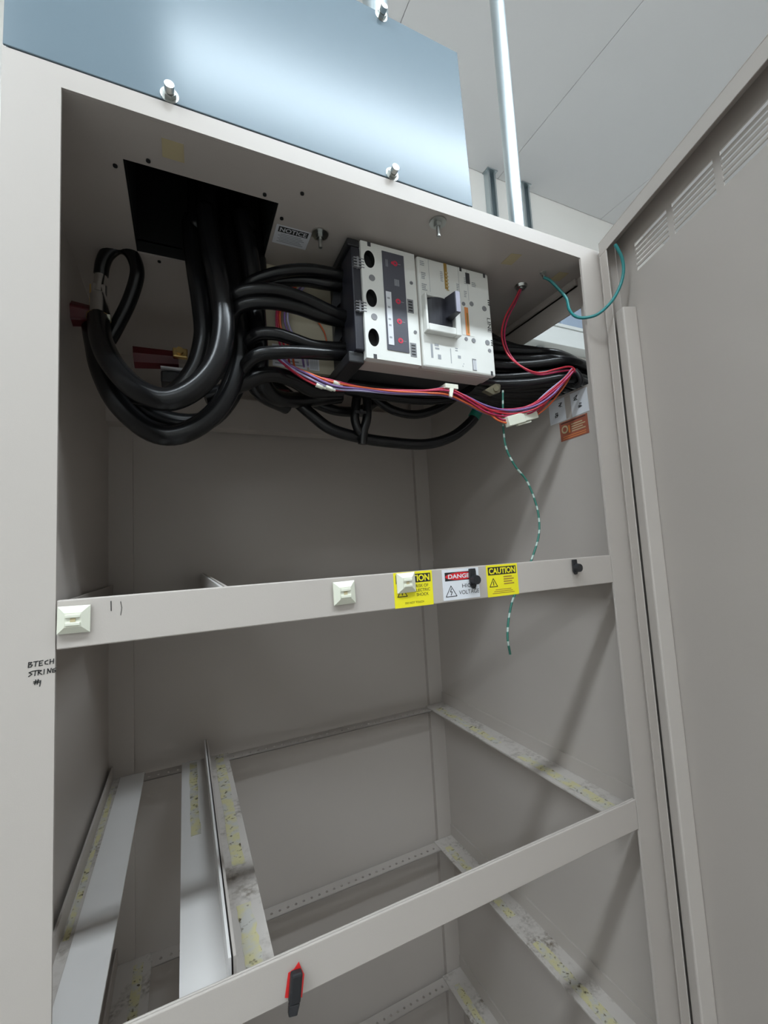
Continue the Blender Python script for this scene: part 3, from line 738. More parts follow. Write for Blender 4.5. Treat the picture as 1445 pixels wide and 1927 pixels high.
for zc in (0.300, 0.375):
    for i in range(3): F0.rect(pr, 0.6075, 0.6125, zc + i * 0.004, zc + 0.0018 + i * 0.004, 0.0001, 0.0004, 0)
rnd = random.Random(3)
for (cx, cz, w, n) in ((0.476, 0.425, 0.010, 3), (0.477, 0.405, 0.010, 4), (0.477, 0.385, 0.010, 4), (0.513, 0.415, 0.006, 6), (0.521, 0.40, 0.005, 5), (0.545, 0.40, 0.006, 6), (0.562, 0.415, 0.006, 4), (0.580, 0.41, 0.01, 3), (0.560, 0.39, 0.006, 4)):
    for i in range(n): F0.rect(pr, cx - w / 2, cx + w / 2 * rnd.uniform(0.3, 1), cz - i * 0.0032, cz - i * 0.0032 + 0.0014, 0.0001, 0.0003, 1)
for (cx, cz, w, h) in ((0.483, 0.2715, 0.004, 0.024), (0.520, 0.268, 0.0012, 0.026), (0.493, 0.283, 0.008, 0.004), (0.4935, 0.277, 0.008, 0.003), (0.497, 0.263, 0.006, 0.008), (0.532, 0.283, 0.005, 0.0015), (0.532, 0.279, 0.005, 0.0015), (0.537, 0.2685, 0.006, 0.005), (0.543, 0.253, 0.001, 0.002), (0.545, 0.2575, 0.001, 0.002)):
    F0.rect(pr, cx - w / 2, cx + w / 2, cz - h / 2, cz + h / 2, 0.0001, 0.0003, 1)
for x in (0.4875, 0.5475, 0.5660): F0.rect(pr, x, x + 0.0004, 0.375, 0.432, 0.0001, 0.0003, 1)
P('print', pr, ['ink', 'greyink'], 'printed markings including LINE', right_cover)
q = MB()
for (x, z) in ((0.604, zt_ - 0.0045), (0.604, zb_ + 0.0045), (0.553, zt_ - 0.004)): F0.rect(q, x - 0.0022, x + 0.0022, z - 0.004, z + 0.004, 0.0001, 0.0004, 0)
P('notch', q, 'darkgrey', None, right_cover)
# load terminals: dark end housing, vent combs, LOAD end, phase barriers
P('terminal_housing', MB().box(0.3500, 0.3648, YF + 0.004, YF + 0.05, 0.2560, 0.4240), 'slate2', bevel=0.002)
for zc in (0.3885, 0.3170):
    q = MB()
    for i in range(4): q.box(0.352, 0.3695, YF - 0.0004, YF + 0.004, zc + i * 0.0046, zc + i * 0.0046 + 0.0016)
    q.box(0.3575, 0.3605, YF - 0.0003, YF + 0.004, zc - 0.001, zc + 0.017)
    P('vent_comb', q, 'midgrey')
P('phase_barrier', MB().prism([(0.3407, 0.1500, 0.3862), (0.3639, 0.1500, 0.3988), (0.3639, 0.1500, 0.3808), (0.3429, 0.1500, 0.3550), (0.3355, 0.1500, 0.3554)], (0.002, 0.010, 0)), 'black')
P('phase_barrier', MB().prism([(0.3417, 0.1500, 0.3317), (0.3638, 0.1500, 0.3422), (0.3607, 0.1500, 0.3202), (0.3406, 0.1500, 0.2902), (0.3352, 0.1500, 0.2930)], (0.002, 0.010, 0)), 'black')
P('end_barrier', MB().box(0.3445, 0.3655, YF + 0.004, YF + 0.10, 0.4250, 0.4370), 'black', bevel=0.002)
P('end_barrier', MB().box(0.3400, 0.3655, YF + 0.010, YF + 0.11, 0.2380, 0.2555), 'black', bevel=0.002)
P('mounting_foot', MB().prism([(0.6141, 0.1200, 0.2321), (0.6402, 0.1200, 0.2472), (0.6527, 0.1200, 0.2476), (0.6499, 0.1200, 0.2318), (0.6331, 0.1200, 0.2260)], (0, 0.010, 0)).cyl((0.6383, 0.1160, 0.2363), (0.6487, 0.1280, 0.2419), 0.0048, n=14), 'darkzinc', 'bent metal mounting foot')

# ------------------------------------------------------------------ power cables
def cable(name, pts, r, label, cat='cable', mat='rubber', group=None, n=12, sub=6):
    o = MB().tube(pts, r, n=n, sub=sub).build(name, mat)
    return tag(o, label, cat, group)
LC = 'load cables entering the breaker'
lugs = []
def load(pts, label):
    return cable('power_cable', pts, 0.0098, label, group=LC)
load([(0.3615, 0.1350, 0.4031), (0.3293, 0.1350, 0.4031), (0.2895, 0.1350, 0.3992), (0.2483, 0.1400, 0.3883), (0.2141, 0.1550, 0.3768), (0.1931, 0.1800, 0.3726), (0.1884, 0.2000, 0.4247), (0.1942, 0.2000, 0.4911), (0.1956, 0.2050, 0.5285)], 'upper black cable of the top pair entering the breaker')
load([(0.3646, 0.1450, 0.3931), (0.3273, 0.1450, 0.3896), (0.2887, 0.1500, 0.3905), (0.2469, 0.1550, 0.3824), (0.2120, 0.1700, 0.3706), (0.2002, 0.2000, 0.3999), (0.2073, 0.2100, 0.4642), (0.2122, 0.2150, 0.5268)], 'lower black cable of the top pair entering the breaker')
load([(0.3558, 0.1300, 0.3291), (0.3228, 0.1250, 0.3318), (0.2873, 0.1200, 0.3386), (0.2497, 0.1150, 0.3415), (0.2147, 0.1150, 0.3382), (0.1861, 0.1250, 0.3323), (0.1696, 0.1500, 0.3204), (0.1644, 0.1900, 0.2895), (0.1550, 0.2400, 0.2574)], 'upper black cable of the middle pair entering the breaker')
load([(0.3593, 0.1400, 0.3268), (0.3151, 0.1300, 0.3216), (0.2707, 0.1220, 0.3244), (0.2300, 0.1180, 0.3225), (0.1968, 0.1250, 0.3182), (0.1796, 0.1400, 0.3085), (0.1742, 0.1700, 0.2814), (0.1696, 0.2200, 0.2421)], 'lower black cable of the middle pair entering the breaker')
load([(0.3570, 0.1400, 0.2826), (0.3243, 0.1380, 0.2776), (0.2920, 0.1320, 0.2733), (0.2621, 0.1280, 0.2769), (0.2343, 0.1280, 0.2806), (0.2091, 0.1400, 0.2791), (0.1972, 0.1700, 0.2679), (0.1942, 0.2200, 0.2451)], 'upper black cable of the bottom pair entering the breaker')
load([(0.3556, 0.1380, 0.2697), (0.3167, 0.1300, 0.2622), (0.2761, 0.1220, 0.2552), (0.2395, 0.1200, 0.2488), (0.2101, 0.1280, 0.2441), (0.1938, 0.1500, 0.2335), (0.1852, 0.1800, 0.2153)], 'lower black cable of the bottom pair entering the breaker')

BC = 'heavy black cables looping under the roof opening'
cable('heavy_cable', [(0.150, 0.150, 0.560), (0.147, 0.148, 0.47), (0.1450, 0.1450, 0.4615), (0.1509, 0.1400, 0.4010), (0.1600, 0.1250, 0.3324), (0.1629, 0.1150, 0.2723), (0.1524, 0.1100, 0.2186), (0.1265, 0.1100, 0.1797), (0.0913, 0.1150, 0.1605), (0.0557, 0.1300, 0.1758), (0.0266, 0.1600, 0.2155), (0.0068, 0.2000, 0.2650), (-0.0061, 0.2550, 0.3275)], 0.0150, 'thick black cable hanging in front in a big loop to the silver lug', group=BC, n=16)
cable('heavy_cable', [(0.135, 0.185, 0.560), (0.133, 0.185, 0.47), (0.1257, 0.1900, 0.4732), (0.1303, 0.1800, 0.3976), (0.1376, 0.1700, 0.3253), (0.1387, 0.1650, 0.2732), (0.1251, 0.1700, 0.2247), (0.0930, 0.1800, 0.1889), (0.0520, 0.1900, 0.1883), (0.0203, 0.2100, 0.2278), (0.0015, 0.2500, 0.2838)], 0.0145, 'thick black cable just behind the front loop', group=BC, n=14)
cable('heavy_cable', [(0.175, 0.19, 0.560), (0.178, 0.19, 0.47), (0.1763, 0.1900, 0.4695), (0.1852, 0.1800, 0.3753), (0.1891, 0.1650, 0.2813), (0.1789, 0.1550, 0.2172), (0.1516, 0.1500, 0.1606), (0.1096, 0.1500, 0.1267), (0.0700, 0.1600, 0.1291), (0.0303, 0.1800, 0.1696), (0.0054, 0.2100, 0.2259), (-0.0087, 0.2500, 0.2823), (-0.0224, 0.3000, 0.3395)], 0.0145, 'thick black cable forming the lowest hanging loop', group=BC, n=16)
cable('heavy_cable', [(0.195, 0.215, 0.560), (0.198, 0.215, 0.47), (0.2001, 0.2150, 0.4944), (0.2053, 0.2000, 0.3734), (0.2042, 0.1900, 0.2870), (0.1811, 0.1800, 0.2064), (0.1460, 0.1800, 0.1592), (0.1029, 0.1850, 0.1518), (0.0578, 0.2000, 0.1726), (0.0212, 0.2300, 0.2239), (-0.0028, 0.2800, 0.2886)], 0.0140, 'thick black cable tucked above the lowest loop', group=BC, n=14)
cable('heavy_cable', [(0.205, 0.16, 0.560), (0.208, 0.16, 0.47), (0.1972, 0.1550, 0.4850), (0.2088, 0.1650, 0.4244), (0.2168, 0.1700, 0.3407), (0.2205, 0.1750, 0.2737), (0.2248, 0.1900, 0.2324), (0.2536, 0.2200, 0.2169), (0.3074, 0.2500, 0.2290), (0.3827, 0.2600, 0.2473)], 0.0140, 'thick black cable dropping beside the mounting plate edge', group=BC, n=14)
cable('heavy_cable', [(0.222, 0.205, 0.560), (0.224, 0.20, 0.47), (0.2216, 0.1950, 0.4951), (0.2260, 0.1950, 0.4118), (0.2165, 0.1950, 0.3183), (0.2087, 0.2000, 0.2566), (0.2276, 0.2200, 0.2235), (0.2779, 0.2500, 0.2135)], 0.0140, 'thick black cable nearest the mounting plate, behind the others', group=BC, n=14)
cable('heavy_cable', [(0.1384, 0.1600, 0.1864), (0.1639, 0.1600, 0.1947), (0.1912, 0.1650, 0.2127), (0.2282, 0.1700, 0.2336), (0.2681, 0.1800, 0.2363), (0.3132, 0.2000, 0.2281), (0.3685, 0.2200, 0.2385)], 0.0125, 'short thick black cable running right from the loops under the breaker', group=BC, n=14)
cable('jumper_cable', [(0.0051, 0.2750, 0.3050), (0.0180, 0.2700, 0.3311), (0.0352, 0.2600, 0.3688), (0.0466, 0.2500, 0.4073), (0.0430, 0.2500, 0.4333), (0.0319, 0.2520, 0.4490), (0.0185, 0.2550, 0.4512), (0.0047, 0.2620, 0.4408), (-0.0029, 0.2700, 0.4264), (-0.0057, 0.2750, 0.4111)], 0.0105, 'thinner black cable curling up in a small loop beside the silver lug', n=14)

# lug on the left wall: red standoff insulator, brass nut, tinned lug
ins = thing('standoff_terminal', 'dark red standoff insulator with brass nut on the left wall', 'terminal', (-0.045, 0.28, 0.345))
MB().cyl((-0.0448, 0.285, 0.345), (-0.020, 0.285, 0.345), 0.020, 0.017, n=6, smooth=False).build('insulator', 'redins', ins, bevel=0.003)
MB().cyl((-0.020, 0.285, 0.345), (-0.015, 0.285, 0.345), 0.010, n=6, smooth=False).cyl((-0.019, 0.285, 0.345), (-0.006, 0.285, 0.345), 0.004, n=12).build('nut', 'brass', ins)
MB().box(-0.0205, -0.0175, 0.272, 0.288, 0.355, 0.392).build('washer_plate', 'brass', ins)
lug = thing('cable_lug', 'silver crimped cable lug at the end of the front loop', 'lug', (-0.0085, 0.2700, 0.3701))
l1 = MB()
l1.tube([(-0.0050, 0.2700, 0.4063), (-0.0068, 0.2680, 0.3869), (-0.0072, 0.2660, 0.3751)], 0.0085, n=14)
l1.build('upper_barrel', 'copper_tin', lug)
l1 = MB().tube([(-0.0076, 0.2640, 0.3703), (-0.0051, 0.2620, 0.3531), (-0.0045, 0.2580, 0.3311)], 0.0115, n=14, r_end=0.0150)
l1.build('lower_barrel', 'copper_tin', lug)
l1 = MB(); c0 = Vector((-0.0069, 0.2640, 0.3731))
l1.box(c0.x - 0.010, c0.x + 0.012, c0.y - 0.004, c0.y + 0.004, c0.z - 0.014, c0.z + 0.016)
l1.build('tongue', 'copper_tin', lug, bevel=0.003)
c1 = Vector((-0.0059, 0.2580, 0.3317)); MB().cyl(c1 + Vector((0, 0, 0.002)), c1 + Vector((0, 0, -0.004)), 0.0166, n=18).build('band', 'brass', lug)
for i, (q0, lb) in enumerate((((0.0070, 0.2500, 0.3290), 'small white tie head on the cable just right of the silver lug'), ((0.0077, 0.2500, 0.3052), 'small white tie head lower on the cable below the silver lug'))):
    c = Vector(q0); tag(MB().box(c.x - 0.0035, c.x + 0.0035, c.y - 0.003, c.y + 0.003, c.z - 0.0045 + 0.002 * i, c.z + 0.0045 - 0.002 * i).box(c.x - 0.0016, c.x + 0.0016, c.y - 0.0045, c.y - 0.003, c.z - 0.003, c.z + 0.002).build('tie_head', 'nylon', bevel=0.0008), lb, 'cable tie')

# rear busbar terminal seen inside the loop
rt = thing('bus_terminal', 'dark red bus insulator with brass clamp seen through the cable loop', 'terminal', (0.09, 0.40, 0.30))
a0 = Vector((0.0583, 0.3800, 0.3355))
MB().cyl(a0 + Vector((-0.03, 0.02, 0)), a0 + Vector((0.045, 0.02, 0.004)), 0.021, 0.018, n=8, smooth=False).build('insulator', 'redins', rt, bevel=0.004)
b0 = Vector((0.1060, 0.3700, 0.3441))
MB().box(b0.x - 0.012, b0.x + 0.014, b0.y, b0.y + 0.012, b0.z - 0.010, b0.z + 0.008).cyl((b0.x, b0.y - 0.008, b0.z), (b0.x, b0.y, b0.z), 0.007, n=6, smooth=False).build('clamp', 'brass', rt, bevel=0.002)
s0 = Vector((0.0739, 0.3600, 0.3085)); s1 = Vector((0.1467, 0.3600, 0.3088))
MB().prism([s0, s1, s1 + Vector((0, 0, -0.0055)), s0 + Vector((0, 0, -0.002))], (0, 0.03, 0)).build('white_bar', 'paper', rt, 'white strip edge')
MB().box(s0.x, s1.x + 0.02, s0.y + 0.004, s0.y + 0.05, s0.z - 0.028, s0.z - 0.0065).build('bar', 'black', rt, bevel=0.003)
rb = Vector((0.2670, 0.2400, 0.2283))
tag(MB().box(rb.x - 0.012, rb.x + 0.012, rb.y - 0.01, rb.y + 0.012, rb.z - 0.009, rb.z + 0.009).box(rb.x - 0.004, rb.x + 0.004, rb.y - 0.013, rb.y - 0.01, rb.z - 0.002, rb.z + 0.003).build('terminal_cap', 'redins', bevel=0.003), 'small dark red terminal cap under the cables left of the breaker', 'cap')

# cables slung under the breaker
UC = 'black cables slung under the breaker'
g_end = (0.6641, 0.2200, 0.2137)
cable('ground_cable', [(0.2441, 0.2600, 0.2623), (0.2858, 0.2600, 0.2373), (0.3177, 0.2550, 0.2088), (0.3552, 0.2500, 0.1791), (0.4071, 0.2500, 0.1662), (0.4737, 0.2500, 0.1597), (0.5549, 0.2450, 0.1585), (0.6138, 0.2350, 0.1748), (0.6561, 0.2250, 0.2055), (0.6708, 0.2200, 0.2268), (0.6864, 0.2100, 0.2548)], 0.0108, 'black cable sagging lowest under the breaker with a green taped end', group=UC)
tag(MB().tube([(0.6634, 0.2225, 0.2155), (0.6732, 0.2190, 0.2313), (0.6806, 0.2145, 0.2443)], 0.0122, n=14).build('green_tape_wrap', 'gtape'), 'lower green tape wrap on the end of the sagging cable', 'tape', 'green tape on the cable end')
tag(MB().tube([(0.6812, 0.2142, 0.2454), (0.6864, 0.2100, 0.2548), (0.6888, 0.2050, 0.2625)], 0.0116, n=14).build('green_tape_wrap', 'gtape'), 'upper green tape wrap right under the breaker corner', 'tape', 'green tape on the cable end')
cable('ground_cable', [(0.3057, 0.2800, 0.2517), (0.3358, 0.2800, 0.2371), (0.3776, 0.2800, 0.2252), (0.4242, 0.2800, 0.2271), (0.4576, 0.2800, 0.2455), (0.4827, 0.2800, 0.2681)], 0.0100, 'short black cable arching above the sagging cable left of the tied drop', group=UC)
cable('ground_cable', [(0.4430, 0.2700, 0.2680), (0.4709, 0.2700, 0.2467), (0.5058, 0.2700, 0.2310), (0.5554, 0.2700, 0.2284), (0.6026, 0.2600, 0.2431), (0.6455, 0.2500, 0.2707), (0.6746, 0.2500, 0.2856)], 0.0092, 'thinner black cable arching right of the tied drop under the breaker', group=UC)
cable('ground_cable', [(0.4077, 0.2350, 0.2440), (0.4032, 0.2350, 0.2199), (0.4007, 0.2350, 0.1942), (0.4088, 0.2370, 0.1730), (0.4227, 0.2400, 0.1686)], 0.0085, 'left black cable of the tied vertical drop under the breaker', group=UC)
cable('ground_cable', [(0.4260, 0.2320, 0.2448), (0.4257, 0.2320, 0.2210), (0.4231, 0.2320, 0.1951), (0.4166, 0.2350, 0.1730), (0.4143, 0.2380, 0.1492)], 0.0085, 'right black cable of the tied vertical drop under the breaker', group=UC)
tc_ = Vector((0.4092, 0.2250, 0.2070)); tag(MB().box(tc_.x - 0.011, tc_.x + 0.011, tc_.y - 0.001, tc_.y + 0.022, tc_.z - 0.0025, tc_.z + 0.0025).box(tc_.x - 0.003, tc_.x + 0.003, tc_.y - 0.004, tc_.y - 0.001, tc_.z - 0.004, tc_.z + 0.004).build('cable_tie', 'black', bevel=0.0008), 'black cable tie around the vertical drop under the breaker', 'cable tie')
cable('feed_cable', [(0.3621, 0.2000, 0.2479), (0.4234, 0.2000, 0.2470), (0.4890, 0.2000, 0.2471), (0.5597, 0.2000, 0.2515), (0.6365, 0.2000, 0.2630), (0.7217, 0.2000, 0.2956)], 0.0105, 'black cable running level right under the breaker body', group=UC)
cable('feed_cable', [(0.3297, 0.2200, 0.2567), (0.3913, 0.2250, 0.2458), (0.4560, 0.2250, 0.2433), (0.5374, 0.2250, 0.2430), (0.6139, 0.2250, 0.2551), (0.6872, 0.2200, 0.2841)], 0.0100, 'black cable running level just below and behind the wire bundle', group=UC)

# bundle of black cables leaving through the side opening
RB = 'black cables leaving through the side opening'
rnd = random.Random(5)
row = 0
z = 0.2465
while z < 0.375:
    y = 0.060 + (0.009 if row % 2 else 0)
    while y < 0.262:
        if z < 0.283 + (y - 0.055) * 0.72:
            ye, ze = y + rnd.uniform(-.002, .002), z + rnd.uniform(-.002, .002)
            za, ya = 0.247 + (ze - 0.246) * 1.18, 0.125 + (ye - 0.06) * 0.36
            pts = [(0.604, ya, za), (0.650, ya + 0.003, za + rnd.uniform(-.003, .003)), (0.705, (ya + ye) / 2 + 0.006, za * 0.5 + ze * 0.5), (0.755, ye + 0.003, ze + 0.002), (0.797, ye, ze), (0.86, ye + 0.01, ze - 0.01), (0.95, ye + 0.03, ze - 0.05)]
            cable('feeder_cable', pts, 0.0080 + rnd.uniform(0, 0.0010), 'black cable in the dense bundle leaving through the side opening', group=RB, n=8, sub=5)
        y += 0.0195
    z += 0.0168; row += 1
tag(MB().tube([(0.772, 0.052, 0.262), (0.776, 0.047, 0.250), (0.781, 0.049, 0.240), (0.782, 0.060, 0.236)], 0.0048, n=10).build('bundle_tie', 'black'), 'black tie knotted at the front of the side bundle beside the right post', 'cable tie')

# ------------------------------------------------------------------ control wires
WG = 'thin coloured control wires'
def wire(name, pts, r, mat, label, sub=5): return cable(name, pts, r, label, 'wire', mat, WG, n=7, sub=sub)
BUNDLE = [[(0.2459, 0.1683, 0.2669), (0.2622, 0.1535, 0.2430), (0.2876, 0.1382, 0.2257), (0.3212, 0.1285, 0.2143), (0.3683, 0.1197, 0.2088), (0.4211, 0.1103, 0.2076), (0.4778, 0.1075, 0.2120), (0.5205, 0.1013, 0.2172), (0.5541, 0.0956, 0.2041), (0.5968, 0.0938, 0.1856), (0.6437, 0.0928, 0.1809), (0.6883, 0.0791, 0.1885), (0.7183, 0.0630, 0.2089), (0.7401, 0.0492, 0.2356), (0.7545, 0.0438, 0.2514)],
    [(0.2448, 0.1677, 0.2676), (0.2618, 0.1516, 0.2465), (0.2861, 0.1358, 0.2277), (0.3213, 0.1227, 0.2167), (0.3673, 0.1169, 0.2088), (0.4219, 0.1091, 0.2060), (0.4791, 0.1057, 0.2109), (0.5196, 0.0983, 0.2121), (0.5543, 0.0974, 0.2001), (0.5977, 0.0955, 0.1798), (0.6437, 0.0943, 0.1771), (0.6889, 0.0851, 0.1849), (0.7173, 0.0683, 0.2085), (0.7399, 0.0527, 0.2359), (0.7546, 0.0467, 0.2542)],
    [(0.2452, 0.1642, 0.2689), (0.2625, 0.1485, 0.2450), (0.2864, 0.1310, 0.2273), (0.3212, 0.1194, 0.2126), (0.3672, 0.1158, 0.2080), (0.4212, 0.1079, 0.2045), (0.4793, 0.1060, 0.2071), (0.5184, 0.1016, 0.2068), (0.5555, 0.1008, 0.1958), (0.5987, 0.0993, 0.1798), (0.6435, 0.1010, 0.1773), (0.6904, 0.0905, 0.1865), (0.7171, 0.0720, 0.2107), (0.7401, 0.0532, 0.2385), (0.7537, 0.0466, 0.2568)],
    [(0.2454, 0.1616, 0.2672), (0.2620, 0.1466, 0.2437), (0.2871, 0.1289, 0.2239), (0.3218, 0.1196, 0.2074), (0.3672, 0.1160, 0.2054), (0.4199, 0.1093, 0.2023), (0.4797, 0.1062, 0.2067), (0.5201, 0.1060, 0.2060), (0.5547, 0.1042, 0.1971), (0.5972, 0.1044, 0.1819), (0.6446, 0.1052, 0.1811), (0.6883, 0.0907, 0.1927), (0.7191, 0.0734, 0.2176), (0.7408, 0.0518, 0.2400), (0.7534, 0.0452, 0.2574)],
    [(0.2439, 0.1615, 0.2646), (0.2617, 0.1481, 0.2412), (0.2867, 0.1309, 0.2195), (0.3219, 0.1229, 0.2041), (0.3684, 0.1167, 0.2027), (0.4214, 0.1122, 0.2021), (0.4798, 0.1088, 0.2056), (0.5183, 0.1103, 0.2081), (0.5546, 0.1069, 0.1988), (0.5975, 0.1061, 0.1861), (0.6429, 0.1043, 0.1869), (0.6889, 0.0912, 0.1966), (0.7184, 0.0695, 0.2227), (0.7407, 0.0505, 0.2427), (0.7550, 0.0440, 0.2595)],
    [(0.2459, 0.1627, 0.2638), (0.2609, 0.1485, 0.2403), (0.2866, 0.1340, 0.2154), (0.3207, 0.1256, 0.2032), (0.3671, 0.1187, 0.2043), (0.4206, 0.1148, 0.2029), (0.4780, 0.1101, 0.2075), (0.5206, 0.1098, 0.2128), (0.5558, 0.1074, 0.2032), (0.5985, 0.1044, 0.1902), (0.6432, 0.1010, 0.1887), (0.6896, 0.0858, 0.1995), (0.7181, 0.0635, 0.2211), (0.7399, 0.0480, 0.2423), (0.7531, 0.0412, 0.2574)],
    [(0.2438, 0.1647, 0.2628), (0.2610, 0.1508, 0.2395), (0.2862, 0.1396, 0.2186), (0.3221, 0.1298, 0.2060), (0.3678, 0.1210, 0.2057), (0.4212, 0.1162, 0.2058), (0.4780, 0.1117, 0.2114), (0.5190, 0.1092, 0.2171), (0.5550, 0.1041, 0.2067), (0.5973, 0.0998, 0.1920), (0.6442, 0.0952, 0.1900), (0.6903, 0.0815, 0.1979), (0.7180, 0.0603, 0.2179), (0.7404, 0.0464, 0.2383), (0.7543, 0.0409, 0.2533)],
    [(0.2450, 0.1679, 0.2622), (0.2620, 0.1523, 0.2409), (0.2854, 0.1408, 0.2229), (0.3208, 0.1295, 0.2122), (0.3685, 0.1206, 0.2092), (0.4219, 0.1144, 0.2081), (0.4781, 0.1096, 0.2123), (0.5189, 0.1046, 0.2194), (0.5547, 0.0985, 0.2068), (0.5971, 0.0957, 0.1920), (0.6437, 0.0913, 0.1868), (0.6884, 0.0772, 0.1940), (0.7179, 0.0594, 0.2124), (0.7397, 0.0477, 0.2379), (0.7527, 0.0422, 0.2522)]]
kinds = [('wred', 'red control wire on top of the bundle under the breaker'), ('wcrimson', 'crimson control wire in the middle of the bundle under the breaker'), ('worange', 'orange control wire along the bottom of the bundle under the breaker'), ('wpurple', 'purple control wire in the bundle under the breaker'), ('wlilac', 'lilac control wire along the bundle under the breaker'), ('wred', 'red control wire at the back of the bundle under the breaker'), ('wcrimson', 'crimson control wire lowest in the bundle under the breaker'), ('wpurple', 'dark purple control wire at the back of the bundle under the breaker')]
for k, (mt, lb) in enumerate(kinds): wire('control_wire', BUNDLE[k], 0.0017, mt, lb)
wire('control_wire', [(0.2646, 0.1520, 0.2438), (0.2876, 0.1400, 0.2194), (0.3072, 0.1350, 0.2120)], 0.0017, 'wcrimson', 'short crimson wire ending in a crimp at the left of the bundle')
wire('control_wire', [(0.7591, 0.0460, 0.2576), (0.7491, 0.0540, 0.2363), (0.7383, 0.0660, 0.2174), (0.7217, 0.0780, 0.1967), (0.7060, 0.0930, 0.1820)], 0.0017, 'worange', 'orange wire dropping from the side bundle into the white plug')
wire('control_wire', [(0.7532, 0.0460, 0.2538), (0.7435, 0.0560, 0.2385), (0.7381, 0.0780, 0.2217), (0.7153, 0.0820, 0.1975), (0.7048, 0.0940, 0.1852)], 0.0017, 'wred', 'red wire dropping from the side bundle into the white plug')
wire('control_wire', [(0.6009, 0.1000, 0.1833), (0.6138, 0.0970, 0.1708), (0.6259, 0.0950, 0.1653), (0.6382, 0.0940, 0.1640)], 0.0017, 'worange', 'orange wire entering the left end of the white plug')
wire('control_wire', [(0.6035, 0.1000, 0.1864), (0.6189, 0.0970, 0.1751), (0.6287, 0.0950, 0.1694), (0.6411, 0.0940, 0.1691)], 0.0017, 'wcrimson', 'crimson wire entering the left end of the white plug')
wire('control_wire', [(0.704, 0.101, 0.438), (0.6954, 0.1100, 0.4167), (0.6723, 0.1150, 0.3795), (0.6561, 0.1100, 0.3382), (0.6584, 0.1000, 0.2966), (0.6688, 0.0750, 0.2629), (0.6927, 0.0620, 0.2507), (0.7219, 0.0520, 0.2572), (0.7479, 0.0450, 0.2627), (0.7587, 0.0420, 0.2578), (0.7509, 0.0420, 0.2498)], 0.0017, 'wred', 'red wire hanging from the roof bushing, front one of the pair')
wire('control_wire', [(0.707, 0.101, 0.438), (0.7028, 0.1120, 0.4194), (0.6815, 0.1180, 0.3807), (0.6650, 0.1130, 0.3380), (0.6686, 0.1030, 0.2963), (0.6796, 0.0800, 0.2624), (0.7004, 0.0660, 0.2503), (0.7297, 0.0560, 0.2549), (0.7506, 0.0480, 0.2573), (0.7632, 0.0440, 0.2542)], 0.0017, 'wcrimson', 'crimson wire hanging from the roof bushing, rear one of the pair')
HARN = [[(0.2825, 0.1960, 0.4062), (0.2573, 0.1940, 0.3666), (0.2524, 0.1920, 0.3368), (0.2536, 0.1900, 0.3084), (0.2589, 0.1820, 0.2809), (0.2593, 0.1650, 0.2485)],
    [(0.2890, 0.1960, 0.4076), (0.2635, 0.1940, 0.3679), (0.2586, 0.1920, 0.3379), (0.2637, 0.1900, 0.3100), (0.2729, 0.1820, 0.2830), (0.2730, 0.1650, 0.2504)],
    [(0.2973, 0.1960, 0.4094), (0.2716, 0.1940, 0.3695), (0.2665, 0.1920, 0.3393), (0.2758, 0.1900, 0.3120), (0.2889, 0.1820, 0.2853), (0.2886, 0.1650, 0.2524)],
    [(0.2853, 0.1960, 0.4068), (0.2600, 0.1940, 0.3672), (0.2550, 0.1920, 0.3372), (0.2585, 0.1900, 0.3092), (0.2658, 0.1820, 0.2819), (0.2661, 0.1650, 0.2494)],
    [(0.3030, 0.1960, 0.4106), (0.2771, 0.1940, 0.3705), (0.2719, 0.1920, 0.3403), (0.2821, 0.1900, 0.3130), (0.2961, 0.1820, 0.2864), (0.2957, 0.1650, 0.2534)]]
# vertical harness behind the load cables
for k, (mt, a, b, lb) in enumerate((('wcrimson', 520, 532, 'crimson wire standing behind the load cables, leftmost'), ('worange', 527, 548, 'orange wire standing behind the load cables'), ('wpurple', 536, 566, 'purple wire standing behind the load cables'), ('wred', 523, 540, 'red wire standing behind the load cables'), ('wlilac', 542, 574, 'grey lilac wire standing behind the load cables, rightmost'))):
    wire('harness_wire', HARN[k], 0.0018, mt, lb)
wire('harness_wire', [(0.3166, 0.1980, 0.3641), (0.3274, 0.1980, 0.3506), (0.3364, 0.1980, 0.3356), (0.3404, 0.1980, 0.3168)], 0.0013, 'worange', 'single orange wire on the cream plate between the cable pairs')
pw = thing('wire_connector', 'white nylon plug joining the red wires right of the breaker', 'connector', (0.6692, 0.0930, 0.1740))
pa, pb = Vector((0.6350, 0.0930, 0.1654)), Vector((0.7045, 0.0910, 0.1853))
dv = (pb - pa); up = Vector((0, 0, 1)); up = (up - dv.normalized() * up.dot(dv.normalized())).normalized()
def plugbox(s0_, s1_, h0, h1, d0, d1):
    p = [pa + dv * s0_ + up * h0, pa + dv * s1_ + up * h0, pa + dv * s1_ + up * h1, pa + dv * s0_ + up * h1]
    return MB().prism([q + Vector((0, d0, 0)) for q in p], (0, d1 - d0, 0))
plugbox(0, 0.55, -0.0095, 0.0085, -0.006, 0.006).build('socket_half', 'nylon', pw, bevel=0.0012)
plugbox(0.55, 1.0, -0.0085, 0.0075, -0.005, 0.005).build('plug_half', 'nylon', pw, bevel=0.0012)
plugbox(0.30, 0.75, -0.0125, -0.0095, -0.003, 0.003).build('latch', 'nylon', pw, bevel=0.0006)
